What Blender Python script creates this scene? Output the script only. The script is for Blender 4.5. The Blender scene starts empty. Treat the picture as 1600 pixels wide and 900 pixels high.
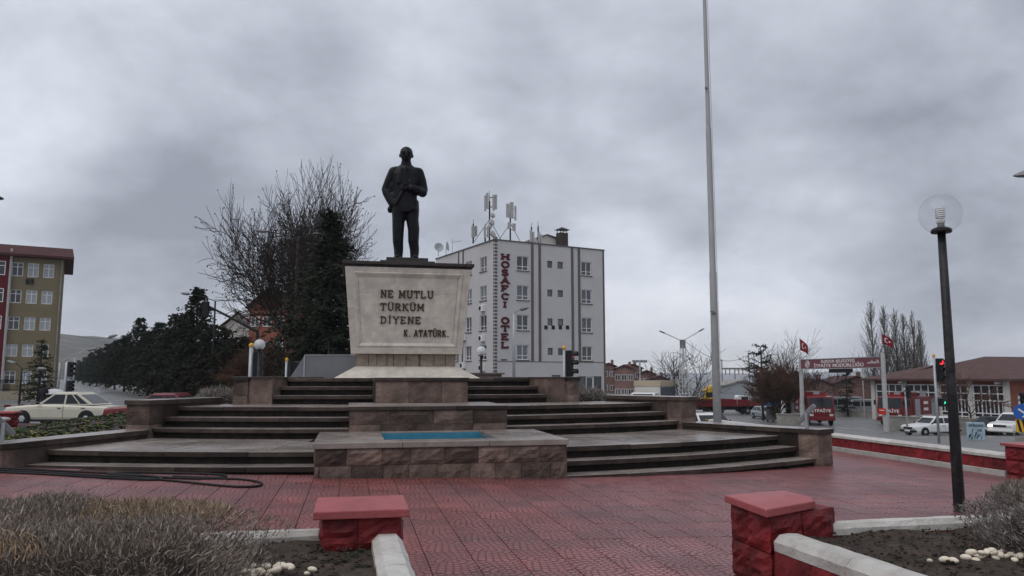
import bpy, bmesh, math, random
from mathutils import Vector, Matrix, noise as mnoise
R = math.radians
random.seed(7)
sc = bpy.context.scene
col = sc.collection
# ------------------------------------------------------------------ camera
F, PITCH, EYE = 1200.0, math.atan(140/1200), 1.6
cd = bpy.data.cameras.new('camera'); cam = bpy.data.objects.new('camera', cd); col.objects.link(cam)
cd.sensor_width = 36; cd.lens = 36*F/1600; cd.clip_start = .05; cd.clip_end = 9000
cam.location = (0, 0, EYE); cam.rotation_euler = (R(90)+PITCH, 0, 0)
sc.camera = cam
sc.render.resolution_x, sc.render.resolution_y = 1024, 576
# ------------------------------------------------------------------ sky and sun
SUN_EL, SUN_AZ = 62, 230          # azimuth clockwise from +Y: high, behind the camera to the left
w = bpy.data.worlds.new('World'); sc.world = w; w.use_nodes = True
nt = w.node_tree; nt.nodes.clear()
def N(t, **k):
    n = nt.nodes.new(t)
    for a, b in k.items(): setattr(n, a, b)
    return n
def MATH(op, a, b=None, c=None, clamp=False):
    n = N('ShaderNodeMath', operation=op, use_clamp=clamp)
    for i, v in enumerate((a, b, c)):
        if v is None: continue
        if isinstance(v, (int, float)): n.inputs[i].default_value = v
        else: nt.links.new(v, n.inputs[i])
    return n.outputs[0]
out = N('ShaderNodeOutputWorld'); bg = N('ShaderNodeBackground')
nt.links.new(bg.outputs[0], out.inputs[0])
tc = N('ShaderNodeTexCoord'); sep = N('ShaderNodeSeparateXYZ'); nt.links.new(tc.outputs['Generated'], sep.inputs[0])
dx, dy, dz = sep.outputs
zc = MATH('ADD', MATH('MAXIMUM', dz, 0.0), 0.42)
comb = N('ShaderNodeCombineXYZ'); nt.links.new(MATH('DIVIDE', dx, zc), comb.inputs[0]); nt.links.new(MATH('DIVIDE', dy, zc), comb.inputs[1])
def NOISE(scale, detail, rough, dist, off):
    mp = N('ShaderNodeMapping'); mp.inputs['Location'].default_value = off; nt.links.new(comb.outputs[0], mp.inputs[0])
    n = N('ShaderNodeTexNoise'); n.inputs['Scale'].default_value = scale; n.inputs['Detail'].default_value = detail
    n.inputs['Roughness'].default_value = rough; n.inputs['Distortion'].default_value = dist
    nt.links.new(mp.outputs[0], n.inputs['Vector']); return n.outputs[0]
def pix_dir(u, v):
    cx, cy = (u-800)/F, (450-v)/F
    return Vector((cx, math.cos(PITCH)-cy*math.sin(PITCH), math.sin(PITCH)+cy*math.cos(PITCH))).normalized()
def BLOB(u, v, r0, r1):
    d = pix_dir(u, v)
    dp = N('ShaderNodeVectorMath', operation='DOT_PRODUCT'); nt.links.new(tc.outputs['Generated'], dp.inputs[0]); dp.inputs[1].default_value = d
    mr = N('ShaderNodeMapRange', interpolation_type='SMOOTHSTEP'); nt.links.new(dp.outputs['Value'], mr.inputs[0])
    mr.inputs[1].default_value = math.cos(R(r1)); mr.inputs[2].default_value = math.cos(R(r0)); return mr.outputs[0]
n1 = NOISE(1.0, 9, .55, .08, (3.1, 1.7, 0)); n2 = NOISE(3.4, 10, .60, .15, (8, 2, 0))
val = MATH('ADD', MATH('MULTIPLY', n1, .75), MATH('MULTIPLY', n2, .52))          # mean about .63
hz = MATH('POWER', MATH('SUBTRACT', 1.0, MATH('MAXIMUM', dz, 0.0), clamp=True), 14.0)
val = MATH('ADD', MATH('SUBTRACT', val, .165), MATH('MULTIPLY', hz, .36))
for (u, v, a, b, g) in ((400, 250, 2, 13, -.11), (560, 150, 2, 12, .03), (760, 300, 2, 9, -.06), (1300, 340, 3, 14, -.11), (1560, 420, 2, 9, -.10), (1050, 300, 2, 9, -.05),
                        (190, 390, 2, 9, -.12), (110, 110, 4, 16, .13), (980, 460, 0, 7, .17), (1200, 500, 1, 8, .16), (300, 510, 1, 7, .10), (760, 30, 3, 12, .05), (60, 300, 1, 8, .04)):
    val = MATH('ADD', val, MATH('MULTIPLY', BLOB(u, v, a, b), g))
rp = N('ShaderNodeValToRGB'); nt.links.new(val, rp.inputs[0])
e = rp.color_ramp.elements
e[0].position = .28; e[0].color = (.235, .255, .30, 1)
e[1].position = .97; e[1].color = (.80, .815, .84, 1)
for p_, c_ in ((.40, (.335, .36, .415)), (.52, (.44, .467, .53)), (.64, (.565, .595, .665)), (.78, (.68, .705, .76))):
    q = e.new(p_); q.color = (*c_, 1)
sky = N('ShaderNodeTexSky', sky_type='NISHITA'); sky.sun_disc = False
sky.sun_elevation = R(SUN_EL); sky.sun_rotation = R(SUN_AZ)
skm = N('ShaderNodeVectorMath', operation='SCALE'); nt.links.new(sky.outputs[0], skm.inputs[0]); skm.inputs['Scale'].default_value = 1.0
ckm = N('ShaderNodeVectorMath', operation='SCALE'); nt.links.new(rp.outputs[0], ckm.inputs[0]); ckm.inputs['Scale'].default_value = 12.0
mx = N('ShaderNodeMix', data_type='RGBA'); mx.inputs[0].default_value = .96      # closed cloud cover in front of the clear sky
nt.links.new(skm.outputs[0], mx.inputs[6]); nt.links.new(ckm.outputs[0], mx.inputs[7])
nt.links.new(mx.outputs[2], bg.inputs[0]); bg.inputs[1].default_value = .10
sl = bpy.data.lights.new('sun', 'SUN'); sl.energy = 1.3; sl.angle = R(60); sl.color = (1, .97, .93)
so = bpy.data.objects.new('sun', sl); col.objects.link(so)
sd = Vector((math.sin(R(SUN_AZ))*math.cos(R(SUN_EL)), math.cos(R(SUN_AZ))*math.cos(R(SUN_EL)), math.sin(R(SUN_EL))))
so.rotation_euler = (-sd).to_track_quat('-Z', 'Y').to_euler(); so.location = (0, 0, 60)
sc.view_settings.view_transform = 'Standard'; sc.view_settings.look = 'None'; sc.view_settings.gamma = 1
sc.view_settings.exposure = .2; sc.view_settings.use_curve_mapping = False
# ------------------------------------------------------------------ helpers
def P(u, v, Y):
    cx, cy = (u-800)/F, (450-v)/F
    k = Y/(math.cos(PITCH)-cy*math.sin(PITCH))
    return Vector((cx*k, Y, EYE+(math.sin(PITCH)+cy*math.cos(PITCH))*k))
def XU(u, Y): return P(u, 590, Y).x
def ZV(v, Y): return P(800, v, Y).z
def smooth(a, b, x):
    t = max(0, min(1, (x-a)/(b-a))); return t*t*(3-2*t)
ROT = R(11.7); O = Vector((-1.115, 12.98, 0))
CR, SR = math.cos(ROT), math.sin(ROT)
def W(s, t, z=0): return Vector((O.x+s*CR-t*SR, O.y+s*SR+t*CR, z))
def ST(x, y): ax, ay = x-O.x, y-O.y; return ax*CR+ay*SR, -ax*SR+ay*CR
def zplaza(s): return -.05-.024*s
def terr(x, y):
    q = x/max(y, 1.0); wgt = smooth(-.02, .3, q)
    zr = -.3-.055*max(0, min(y, 60)-15)-.012*max(0, min(y, 110)-60)
    zl = -.12-.3*smooth(15, 33, y)
    z = zl*(1-wgt)+zr*wgt
    s, t = ST(x, y)
    d = max(abs(s)-12.0, t-14, -t-40, 0)
    k = smooth(0, 2.5, d)
    return (zplaza(max(-12, min(12, s)))-.3)*(1-k)+z*k
MATS = {}
def mk(name, c, rough=.7, var=.18, scale=6, bump=0, bscale=40, metal=0, c2=None, stain=0, sscale=.8, stc=(.02, .018, .016), spec=.25, coat=0, rvar=0, c2t=(.4, .65), orand=0):
    m = bpy.data.materials.new(name); m.use_nodes = True; t = m.node_tree; b = t.nodes['Principled BSDF']
    L = t.links.new
    g = t.nodes.new('ShaderNodeNewGeometry')
    def nz(s, d=6, r=.6):
        n = t.nodes.new('ShaderNodeTexNoise'); n.inputs['Scale'].default_value = s; n.inputs['Detail'].default_value = d; n.inputs['Roughness'].default_value = r
        L(g.outputs['Position'], n.inputs['Vector']); return n.outputs[0]
    def mr(x, a, b_, c_, d_):
        n = t.nodes.new('ShaderNodeMapRange'); L(x, n.inputs[0])
        for i, v in enumerate((a, b_, c_, d_)): n.inputs[i+1].default_value = v
        return n.outputs[0]
    def mixc(f, a, b_):
        n = t.nodes.new('ShaderNodeMix'); n.data_type = 'RGBA'; L(f, n.inputs[0])
        for i, v in ((6, a), (7, b_)):
            if isinstance(v, tuple): n.inputs[i].default_value = (*v, 1)
            else: L(v, n.inputs[i])
        return n.outputs[2]
    n = nz(scale)
    lo = tuple(max(0, x*(1-var)) for x in c); hi = tuple(x*(1+var) for x in c)
    cc = mixc(mr(n, .3, .7, 0, 1), lo, hi)
    if c2: cc = mixc(mr(nz(scale*.45, 5), c2t[0], c2t[1], 0, 1), cc, c2)
    if stain: cc = mixc(mr(nz(sscale, 7, .65), .48, .72, 0, stain), cc, stc)
    if orand:                                   # every stone a little lighter or darker than its neighbour
        oi = t.nodes.new('ShaderNodeObjectInfo'); hs = t.nodes.new('ShaderNodeHueSaturation')
        L(mr(oi.outputs['Random'], 0, 1, 1-orand, 1+orand), hs.inputs['Value']); L(cc, hs.inputs['Color']); cc = hs.outputs[0]
    L(cc, b.inputs['Base Color'])
    b.inputs['Metallic'].default_value = metal; b.inputs['Specular IOR Level'].default_value = spec
    if coat: b.inputs['Coat Weight'].default_value = coat; b.inputs['Coat Roughness'].default_value = .08
    if rvar: L(mr(nz(.6, 5), .35, .65, max(.04, rough-rvar), rough+rvar), b.inputs['Roughness'])
    else: b.inputs['Roughness'].default_value = rough
    if bump:
        bn = t.nodes.new('ShaderNodeBump'); bn.inputs['Strength'].default_value = min(1, bump); bn.inputs['Distance'].default_value = .02*max(1, bump)
        L(nz(bscale, 6), bn.inputs['Height']); L(bn.outputs[0], b.inputs['Normal'])
    MATS[name] = m; return m
def emis(name, c, s):
    m = mk(name, c, .4, 0); b = m.node_tree.nodes['Principled BSDF']
    b.inputs['Emission Color'].default_value = (*c, 1); b.inputs['Emission Strength'].default_value = s; return m
def glassmat(name, c, rough=.05, alpha=None, trans=0):
    m = bpy.data.materials.new(name); m.use_nodes = True; b = m.node_tree.nodes['Principled BSDF']
    b.inputs['Base Color'].default_value = (*c, 1); b.inputs['Roughness'].default_value = rough; b.inputs['Specular IOR Level'].default_value = .6
    if trans: b.inputs['Transmission Weight'].default_value = trans
    if alpha is not None: b.inputs['Alpha'].default_value = alpha
    MATS[name] = m; return m
class MB:
    def __init__(s): s.v = []; s.f = []; s.uv = None
    def add(s, vs, fs, M=None):
        n = len(s.v); s.v += [tuple(M @ Vector(v)) if M else tuple(v) for v in vs]; s.f += [tuple(i+n for i in f) for f in fs]; return s
    def box(s, x0, x1, y0, y1, z0, z1, M=None):
        return s.add([(x0, y0, z0), (x1, y0, z0), (x1, y1, z0), (x0, y1, z0), (x0, y0, z1), (x1, y0, z1), (x1, y1, z1), (x0, y1, z1)],
                     [(0, 3, 2, 1), (4, 5, 6, 7), (0, 1, 5, 4), (1, 2, 6, 5), (2, 3, 7, 6), (3, 0, 4, 7)], M)
    def cbox(s, c, d, rz=0, rx=0, ry=0):
        M = Matrix.Translation(c) @ Matrix.Rotation(rz, 4, 'Z') @ Matrix.Rotation(ry, 4, 'Y') @ Matrix.Rotation(rx, 4, 'X')
        return s.box(-d[0]/2, d[0]/2, -d[1]/2, d[1]/2, -d[2]/2, d[2]/2, M)
    def tube(s, pts, rad, n=8, caps=True):
        pts = [Vector(p) for p in pts]
        if not isinstance(rad, (list, tuple)): rad = [rad]*len(pts)
        vs = []; fs = []; ref = None
        for i, p in enumerate(pts):
            d = (pts[min(i+1, len(pts)-1)]-pts[max(i-1, 0)])
            d = d.normalized() if d.length > 1e-9 else Vector((0, 0, 1))
            if ref is None: ref = Vector((1, 0, 0)) if abs(d.x) < .8 else Vector((0, 1, 0))
            a = (ref-d*ref.dot(d)).normalized(); b = d.cross(a); ref = a
            for k in range(n):
                th = 2*math.pi*k/n; vs.append(p+(a*math.cos(th)+b*math.sin(th))*rad[i])
        for i in range(len(pts)-1):
            for k in range(n): fs.append((i*n+k, i*n+(k+1) % n, (i+1)*n+(k+1) % n, (i+1)*n+k))
        if caps: fs += [tuple(reversed(range(n))), tuple(range((len(pts)-1)*n, len(pts)*n))]
        return s.add(vs, fs)
    def lathe(s, prof, c=(0, 0, 0), n=16, M=None):
        vs = []; fs = []
        for r, z in prof:
            for k in range(n): th = 2*math.pi*k/n; vs.append((c[0]+r*math.cos(th), c[1]+r*math.sin(th), c[2]+z))
        for i in range(len(prof)-1):
            for k in range(n): fs.append((i*n+k, i*n+(k+1) % n, (i+1)*n+(k+1) % n, (i+1)*n+k))
        fs += [tuple(reversed(range(n))), tuple(range((len(prof)-1)*n, len(prof)*n))]
        return s.add(vs, fs, M)
    def prism(s, poly, d0, d1, M=None):            # poly in x,z ; extruded along y
        n = len(poly)
        vs = [(x, d0, z) for x, z in poly]+[(x, d1, z) for x, z in poly]
        fs = [tuple(range(n)), tuple(reversed(range(n, 2*n)))]+[(i, i+n, (i+1) % n+n, (i+1) % n) for i in range(n)]
        return s.add(vs, fs, M)
    def loft(s, rings, caps=True, M=None, closed=True):
        n = len(rings[0]); vs = [p for r in rings for p in r]; fs = []
        for i in range(len(rings)-1):
            for k in range(n if closed else n-1): fs.append((i*n+k, i*n+(k+1) % n, (i+1)*n+(k+1) % n, (i+1)*n+k))
        if caps: fs += [tuple(reversed(range(n))), tuple(range((len(rings)-1)*n, len(rings)*n))]
        return s.add(vs, fs, M)
    def ell(s, c, r, nu=12, nv=8, M=None):
        prof = [(max(.001, math.sin(math.pi*i/nv)), -math.cos(math.pi*i/nv)) for i in range(nv+1)]
        T = Matrix.Translation(c) @ Matrix.Diagonal((*r, 1))
        return s.lathe(prof, n=nu, M=(M @ T) if M else T)
    def mesh(s, name):
        me = bpy.data.meshes.new(name); me.from_pydata(s.v, [], s.f); me.update(); return me
    def obj(s, name, m, parent=None, smooth=False, bevel=0, fix=True):
        me = s.mesh(name)
        if fix:
            bm = bmesh.new(); bm.from_mesh(me); bmesh.ops.recalc_face_normals(bm, faces=bm.faces); bm.to_mesh(me); bm.free()
        return link(name, me, m, parent, smooth, bevel)
def link(name, me, m, parent=None, smooth=False, bevel=0):
    if m is not None: me.materials.append(MATS[m] if isinstance(m, str) else m)
    o = bpy.data.objects.new(name, me); col.objects.link(o)
    if parent: o.parent = parent
    if smooth:
        for p in me.polygons: p.use_smooth = True
    if bevel:
        b = o.modifiers.new('bevel', 'BEVEL'); b.width = bevel; b.segments = 2; b.limit_method = 'ANGLE'; b.angle_limit = R(35)
    return o
def tag(o, label=None, cat=None, group=None, kind=None):
    for k, v in (('label', label), ('category', cat), ('group', group), ('kind', kind)):
        if v: o[k] = v
    return o
def thing(name, label, cat, loc=(0, 0, 0), rz=0, group=None):
    o = bpy.data.objects.new(name, None); col.objects.link(o); o.location = loc; o.rotation_euler = (0, 0, rz); o.empty_display_size = .2
    return tag(o, label, cat, group)
def copy_tree(o, parent=None):
    c = o.copy(); col.objects.link(c); c.parent = parent
    for ch in list(o.children): copy_tree(ch, c)
    return c
def rough_block(mb, x0, x1, z0, z1, yf, depth, amp=.025, nx=4, nz=3, seed=0):
    """stone with a rough split front facing -y"""
    rnd = random.Random(seed); vs = []; fs = []
    for j in range(nz+1):
        for i in range(nx+1):
            edge = i in (0, nx) or j in (0, nz)
            vs.append((x0+(x1-x0)*i/nx, yf-(0 if edge else amp*rnd.uniform(.3, 1.3)), z0+(z1-z0)*j/nz))
    for j in range(nz):
        for i in range(nx): a = j*(nx+1)+i; fs.append((a, a+1, a+nx+2, a+nx+1))
    n = len(vs); vs += [(x0, yf+depth, z0), (x1, yf+depth, z0), (x1, yf+depth, z1), (x0, yf+depth, z1)]
    c00, c10, c11, c01 = 0, nx, (nz+1)*(nx+1)-1, nz*(nx+1)
    fs += [(n+1, n, n+3, n+2)]
    fs += [tuple(list(range(0, nx+1))[::-1])+(n, n+1)]
    fs += [tuple(range(c01, c11+1))+(n+2, n+3)]
    fs += [tuple(range(0, c01+1, nx+1))+(n+3, n)]
    fs += [tuple(list(range(nx, c11+1, nx+1))[::-1])+(n+1, n+2)]
    return mb.add(vs, fs)
# ------------------------------------------------------------------ materials
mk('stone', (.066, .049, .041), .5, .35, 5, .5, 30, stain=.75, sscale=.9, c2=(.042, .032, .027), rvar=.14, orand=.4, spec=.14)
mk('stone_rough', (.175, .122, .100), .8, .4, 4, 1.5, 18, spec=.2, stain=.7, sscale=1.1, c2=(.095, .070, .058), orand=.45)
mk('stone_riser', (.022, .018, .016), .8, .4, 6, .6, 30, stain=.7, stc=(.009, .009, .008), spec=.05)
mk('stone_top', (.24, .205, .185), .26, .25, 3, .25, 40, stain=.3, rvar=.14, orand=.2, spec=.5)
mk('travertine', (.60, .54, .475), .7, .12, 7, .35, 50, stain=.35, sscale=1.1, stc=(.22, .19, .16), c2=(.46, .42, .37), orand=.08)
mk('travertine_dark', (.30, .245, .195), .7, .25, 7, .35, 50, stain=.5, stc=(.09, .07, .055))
mk('dark_slab', (.045, .036, .033), .55, .3, 8, .3, 40)
mk('bronze', (.007, .007, .010), .45, .35, 7, .25, 30, metal=.2, spec=.22)
mk('letter_metal', (.075, .046, .03), .45, .2, 20, metal=.6)
mk('red_paint', (.215, .017, .020), .6, .25, 7, .9, 16, stain=.85, sscale=6, stc=(.045, .006, .007), spec=.3, orand=.3, c2=(.13, .012, .014))
mk('red_cap', (.34, .085, .09), .42, .15, 5, .3, 60, rvar=.12, stain=.2, sscale=2)
mk('white_paint', (.49, .47, .44), .7, .10, 9, .6, 45, stain=.5, sscale=4, stc=(.22, .19, .16), orand=.1)
mk('soil', (.058, .042, .033), .9, .5, 14, 1, 30, c2=(.038, .028, .022))
mk('pebble', (.66, .58, .47), .6, .15, 12, .1, 60)
mk('asphalt', (.115, .113, .112), .46, .25, .5, .04, 60, rvar=.14, c2=(.12, .118, .115), spec=.5)
mk('pavement', (.20, .175, .165), .5, .2, 1.2, .2, 30, rvar=.15)
mk('hotel_wall', (.52, .505, .505), .75, .05, .6, .15, 20, stain=.2, sscale=.25, stc=(.42, .40, .39))
mk('hotel_trim', (.12, .105, .10), .7)
mk('hotel_red', (.075, .006, .012), .5)
mk('white_frame', (.75, .75, .75), .4, .04)
mk('grey_metal', (.20, .205, .215), .45, .15, 6, metal=.4)
mk('panel_grey', (.175, .18, .195), .55, .10, 2, .1, 20, stain=.15)
mk('galv', (.36, .38, .40), .45, .15, 5, metal=.3)
mk('black_metal', (.012, .012, .014), .5, .3, 8)
mk('black_pole', (.012, .011, .012), .42, .3, 8, .5, 14, stain=.35, sscale=2.2, stc=(.14, .135, .14))
mk('pole_white', (.42, .415, .41), .5, .08, 3, stain=.15)
mk('flagpole_paint', (.25, .25, .255), .5, .12, 3, stain=.3, sscale=1.5, stc=(.12, .12, .125))
mk('yellow', (.65, .36, .03), .5, .1)
mk('red_vehicle', (.15, .010, .013), .3, .12, 2, coat=.4)
mk('dark_red_vehicle', (.13, .008, .016), .25, .1, 2, coat=.5)
mk('cream_car', (.50, .475, .39), .3, .05, 2, coat=.5)
mk('white_car', (.66, .66, .66), .3, .05, 2, coat=.5)
mk('silver_car', (.33, .35, .38), .3, .1, 2, coat=.5, metal=.3)
mk('dark_car', (.03, .032, .036), .3, .1, 2, coat=.5)
mk('yellow_cab', (.62, .40, .02), .35, .08, 2, coat=.4)
mk('blue_paint', (.04, .16, .34), .5, .15, 3)
mk('pool_blue', (.05, .24, .36), .6, .2, 4, stain=.35, sscale=3, stc=(.05, .12, .15))
mk('water', (.02, .05, .06), .06, .1)
mk('rubber', (.012, .012, .013), .65, .2, 10)
mk('chrome', (.45, .45, .46), .3, .05, metal=.8)
mk('lamp_glass', (.55, .55, .55), .15, .03)
mk('tail_red', (.3, .01, .01), .25, .05)
mk('plate', (.7, .7, .7), .5, .02)
mk('school_wall', (.21, .172, .105), .85, .08, .8, .1, 20, stain=.15, sscale=.3, stc=(.14, .115, .07))
mk('school_red', (.12, .014, .02), .8, .1)
mk('roof_tile_dark', (.060, .020, .020), .75, .3, 2, .6, 8)
mk('roof_tile', (.085, .046, .043), .8, .22, 1.5, .6, 8)
mk('brick_wall', (.24, .085, .055), .85, .2, 1.2, .3, 10)
mk('brown_brick', (.20, .115, .098), .85, .3, .4, .2, 10)
mk('concrete', (.27, .26, .235), .85, .2, 2, .4, 20, stain=.35)
mk('plaster', (.55, .53, .49), .85, .08, .6)
mk('beige', (.42, .35, .26), .8, .1)
mk('tarp', (.09, .095, .115), .7, .1)
mk('bark', (.045, .036, .030), .9, .3, 8, .6, 20)
mk('twig', (.040, .031, .026), .9, .25, 3)
mk('twig_brown', (.095, .050, .034), .9, .3, 1)
mk('twig_pale', (.13, .115, .10), .9, .25, 1)
mk('needle', (.018, .025, .015), .85, .45, .9, spec=.15)
mk('needle_brown', (.024, .025, .016), .85, .45, .8, spec=.15)
mk('needle_green', (.024, .036, .016), .8, .4, .9)
mk('leaf_green', (.045, .065, .022), .7, .5, 6)
mk('leaf_dark', (.028, .036, .017), .7, .5, 6)
mk('petal', (.65, .5, .06), .6, .1)
mk('hedge_core', (.035, .028, .022), .95, .3, 12)
mk('flag_red', (.20, .012, .022), .7, .08)
mk('sign_maroon', (.17, .062, .078), .6, .08)
mk('sign_white', (.72, .68, .66), .6, .03)
mk('sign_blue', (.02, .10, .38), .5, .05)
mk('board', (.32, .42, .50), .6, .2, 4)
mk('cloth_dark', (.014, .014, .017), .85, .2, 10)
mk('cloth_grey', (.10, .10, .11), .85, .2, 10)
mk('skin', (.35, .2, .14), .6, .05)
mk('umbrella_cloth', (.52, .53, .52), .7, .05)
mk('cone_red', (.55, .03, .02), .5, .05)
mk('hill', (.11, .095, .08), .95, .6, .03, 0, c2=(.04, .05, .035), c2t=(.45, .6))
mk('mountain', (.22, .23, .26), .95, .3, .004)
glassmat('glass_dark', (.022, .025, .03), .06)
glassmat('glass_pale', (.30, .32, .34), .12)
glassmat('globe_milky', (.8, .82, .84), .15, alpha=.55)
def thin_glass(name):                          # clear thin shell: mostly see-through, mirror-like towards its rim
    m = bpy.data.materials.new(name); m.use_nodes = True; t = m.node_tree; t.nodes.clear(); L = t.links.new
    o = t.nodes.new('ShaderNodeOutputMaterial'); a = t.nodes.new('ShaderNodeBsdfTransparent'); a.inputs[0].default_value = (.96, .965, .97, 1)
    g_ = t.nodes.new('ShaderNodeBsdfGlossy'); g_.inputs['Roughness'].default_value = .03; d = t.nodes.new('ShaderNodeBsdfDiffuse'); d.inputs[0].default_value = (.6, .6, .6, 1)
    lw = t.nodes.new('ShaderNodeLayerWeight'); lw.inputs[0].default_value = .5; pw = t.nodes.new('ShaderNodeMath'); pw.operation = 'POWER'; pw.inputs[1].default_value = 5; L(lw.outputs['Facing'], pw.inputs[0])
    f = t.nodes.new('ShaderNodeMath'); f.operation = 'MULTIPLY_ADD'; f.inputs[1].default_value = .55; f.inputs[2].default_value = .03; L(pw.outputs[0], f.inputs[0]); m1 = t.nodes.new('ShaderNodeMixShader'); m2 = t.nodes.new('ShaderNodeMixShader'); m2.inputs[0].default_value = .03
    L(f.outputs[0], m1.inputs[0]); L(a.outputs[0], m1.inputs[1]); L(g_.outputs[0], m1.inputs[2]); L(m1.outputs[0], m2.inputs[1]); L(d.outputs[0], m2.inputs[2]); L(m2.outputs[0], o.inputs[0]); MATS[name] = m
thin_glass('globe_glass')
mk('glass_mid', (.085, .09, .10), .08, .3, .8, spec=.6, orand=.75)
glassmat('car_glass', (.02, .023, .027), .08); MATS['car_glass'].node_tree.nodes['Principled BSDF'].inputs['Specular IOR Level'].default_value = .3
emis('light_red', (1, .03, .04), 1.6); emis('light_red_dim', (.55, .02, .04), .35); emis('light_green', (.05, 1, .55), 1.3); emis('head_lit', (1, .97, .9), 3)
mk('lamp_off', (.03, .012, .012), .3)
# ------------------------------------------------------------------ ground
def axis(lim):
    a = [0.0]; st = 2.0
    while a[-1] < lim:
        a.append(a[-1]+st)
        if a[-1] > 60: st *= 1.22
    return a
ax = axis(4500); xs = [-v for v in reversed(ax[1:])]+ax; ys = [-v for v in reversed([y for y in ax[1:] if y < 500])]+ax
g = MB()
g.v = [(x, y, terr(x, y)) for y in ys for x in xs]
nx = len(xs)
g.f = [(j*nx+i, j*nx+i+1, (j+1)*nx+i+1, (j+1)*nx+i) for j in range(len(ys)-1) for i in range(nx-1)]
tag(g.obj('ground', 'asphalt', smooth=True, fix=False), kind='structure')
# ------------------------------------------------------------------ plaza paving
def tile_material():
    m = mk('paving', (.275, .078, .075), .34, .22, 1.3, 0, c2=(.165, .058, .060), stain=.35, sscale=.5, stc=(.14, .040, .040), rvar=.10, spec=.45)
    t = m.node_tree; L = t.links.new; b = t.nodes['Principled BSDF']
    uvn = t.nodes.new('ShaderNodeUVMap'); sp = t.nodes.new('ShaderNodeSeparateXYZ'); L(uvn.outputs[0], sp.inputs[0])
    def mt(op, a, c=None):
        n = t.nodes.new('ShaderNodeMath'); n.operation = op
        for i, v in enumerate((a, c)):
            if v is None: continue
            if isinstance(v, (int, float)): n.inputs[i].default_value = v
            else: L(v, n.inputs[i])
        return n.outputs[0]
    px = mt('SUBTRACT', sp.outputs[0], .5); py = mt('ADD', sp.outputs[1], .02)
    d = mt('MULTIPLY', mt('SQRT', mt('ADD', mt('MULTIPLY', px, px), mt('MULTIPLY', py, py))), 5.6)
    ring = mt('FLOOR', d); rf = mt('FRACT', d)
    ang = mt('ARCTAN2', py, px)
    af = mt('FRACT', mt('ADD', mt('MULTIPLY', ang, mt('ADD', mt('MULTIPLY', ring, .95), .8)), mt('MULTIPLY', ring, .37)))
    def edge(x, wd):
        n = t.nodes.new('ShaderNodeMapRange'); n.interpolation_type = 'SMOOTHSTEP'; L(mt('ABSOLUTE', mt('SUBTRACT', x, .5)), n.inputs[0])
        n.inputs[1].default_value = .5-wd; n.inputs[2].default_value = .5; n.inputs[3].default_value = 0; n.inputs[4].default_value = 1; return n.outputs[0]
    gr = mt('MAXIMUM', edge(rf, .24), edge(af, .20))
    old = b.inputs['Base Color'].links[0].from_socket
    ge = t.nodes.new('ShaderNodeNewGeometry'); oi = t.nodes.new('ShaderNodeObjectInfo'); rnd_ = mt('FRACT', mt('ADD', ge.outputs['Random Per Island'], oi.outputs['Random']))
    hsv = t.nodes.new('ShaderNodeHueSaturation'); L(mt('ADD', mt('MULTIPLY', rnd_, .34), .85), hsv.inputs['Value']); L(old, hsv.inputs['Color']); old = hsv.outputs[0]
    mx_ = t.nodes.new('ShaderNodeMix'); mx_.data_type = 'RGBA'; L(mt('MULTIPLY', gr, .72), mx_.inputs[0]); L(old, mx_.inputs[6]); mx_.inputs[7].default_value = (.022, .009, .009, 1)
    L(mx_.outputs[2], b.inputs['Base Color'])
    bn = t.nodes.new('ShaderNodeBump'); bn.invert = True; bn.inputs['Strength'].default_value = .8; bn.inputs['Distance'].default_value = .012
    L(gr, bn.inputs['Height']); L(bn.outputs[0], b.inputs['Normal'])
tile_material()
mk('joint', (.05, .022, .022), .8, .3, 10)
plaza = MB().add([(-11.6, -22, zplaza(-11.6)-.014), (11.6, -22, zplaza(11.6)-.014), (11.6, 13.5, zplaza(11.6)-.014), (-11.6, 13.5, zplaza(-11.6)-.014)], [(0, 1, 2, 3)]).obj('plaza', 'joint')
plaza.location = O; plaza.rotation_euler = (0, 0, ROT); tag(plaza, kind='structure')
T = .42
def tile_geo(c=Vector((0, 0, 0)), tilt=0, h=.2060, flip=0):
    a = h-.004
    vs = [(-h, -h, -.012), (h, -h, -.012), (h, h, -.012), (-h, h, -.012), (-h, -h, -.004), (h, -h, -.004), (h, h, -.004), (-h, h, -.004), (-a, -a, 0), (a, -a, 0), (a, a, 0), (-a, a, 0)]
    fs = [(0, 1, 5, 4), (1, 2, 6, 5), (2, 3, 7, 6), (3, 0, 4, 7), (4, 5, 9, 8), (5, 6, 10, 9), (6, 7, 11, 10), (7, 4, 8, 11), (8, 9, 10, 11)]
    return vs, fs
def add_uv(me, h=.205, flips=None):
    uv = me.uv_layers.new(name='UVMap')
    n = 9
    for pi, p in enumerate(me.polygons):
        k = pi//n; fl = flips[k] if flips else 0
        base = me.vertices[k*12].co; 
        for li in p.loop_indices:
            i = me.loops[li].vertex_index % 12
            x, y = ((0, 0), (1, 0), (1, 1), (0, 1))[i % 4]
            if fl: y = 1-y
            uv.data[li].uv = (x, y)
TILT = math.atan(.024)
tiles = []
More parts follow.
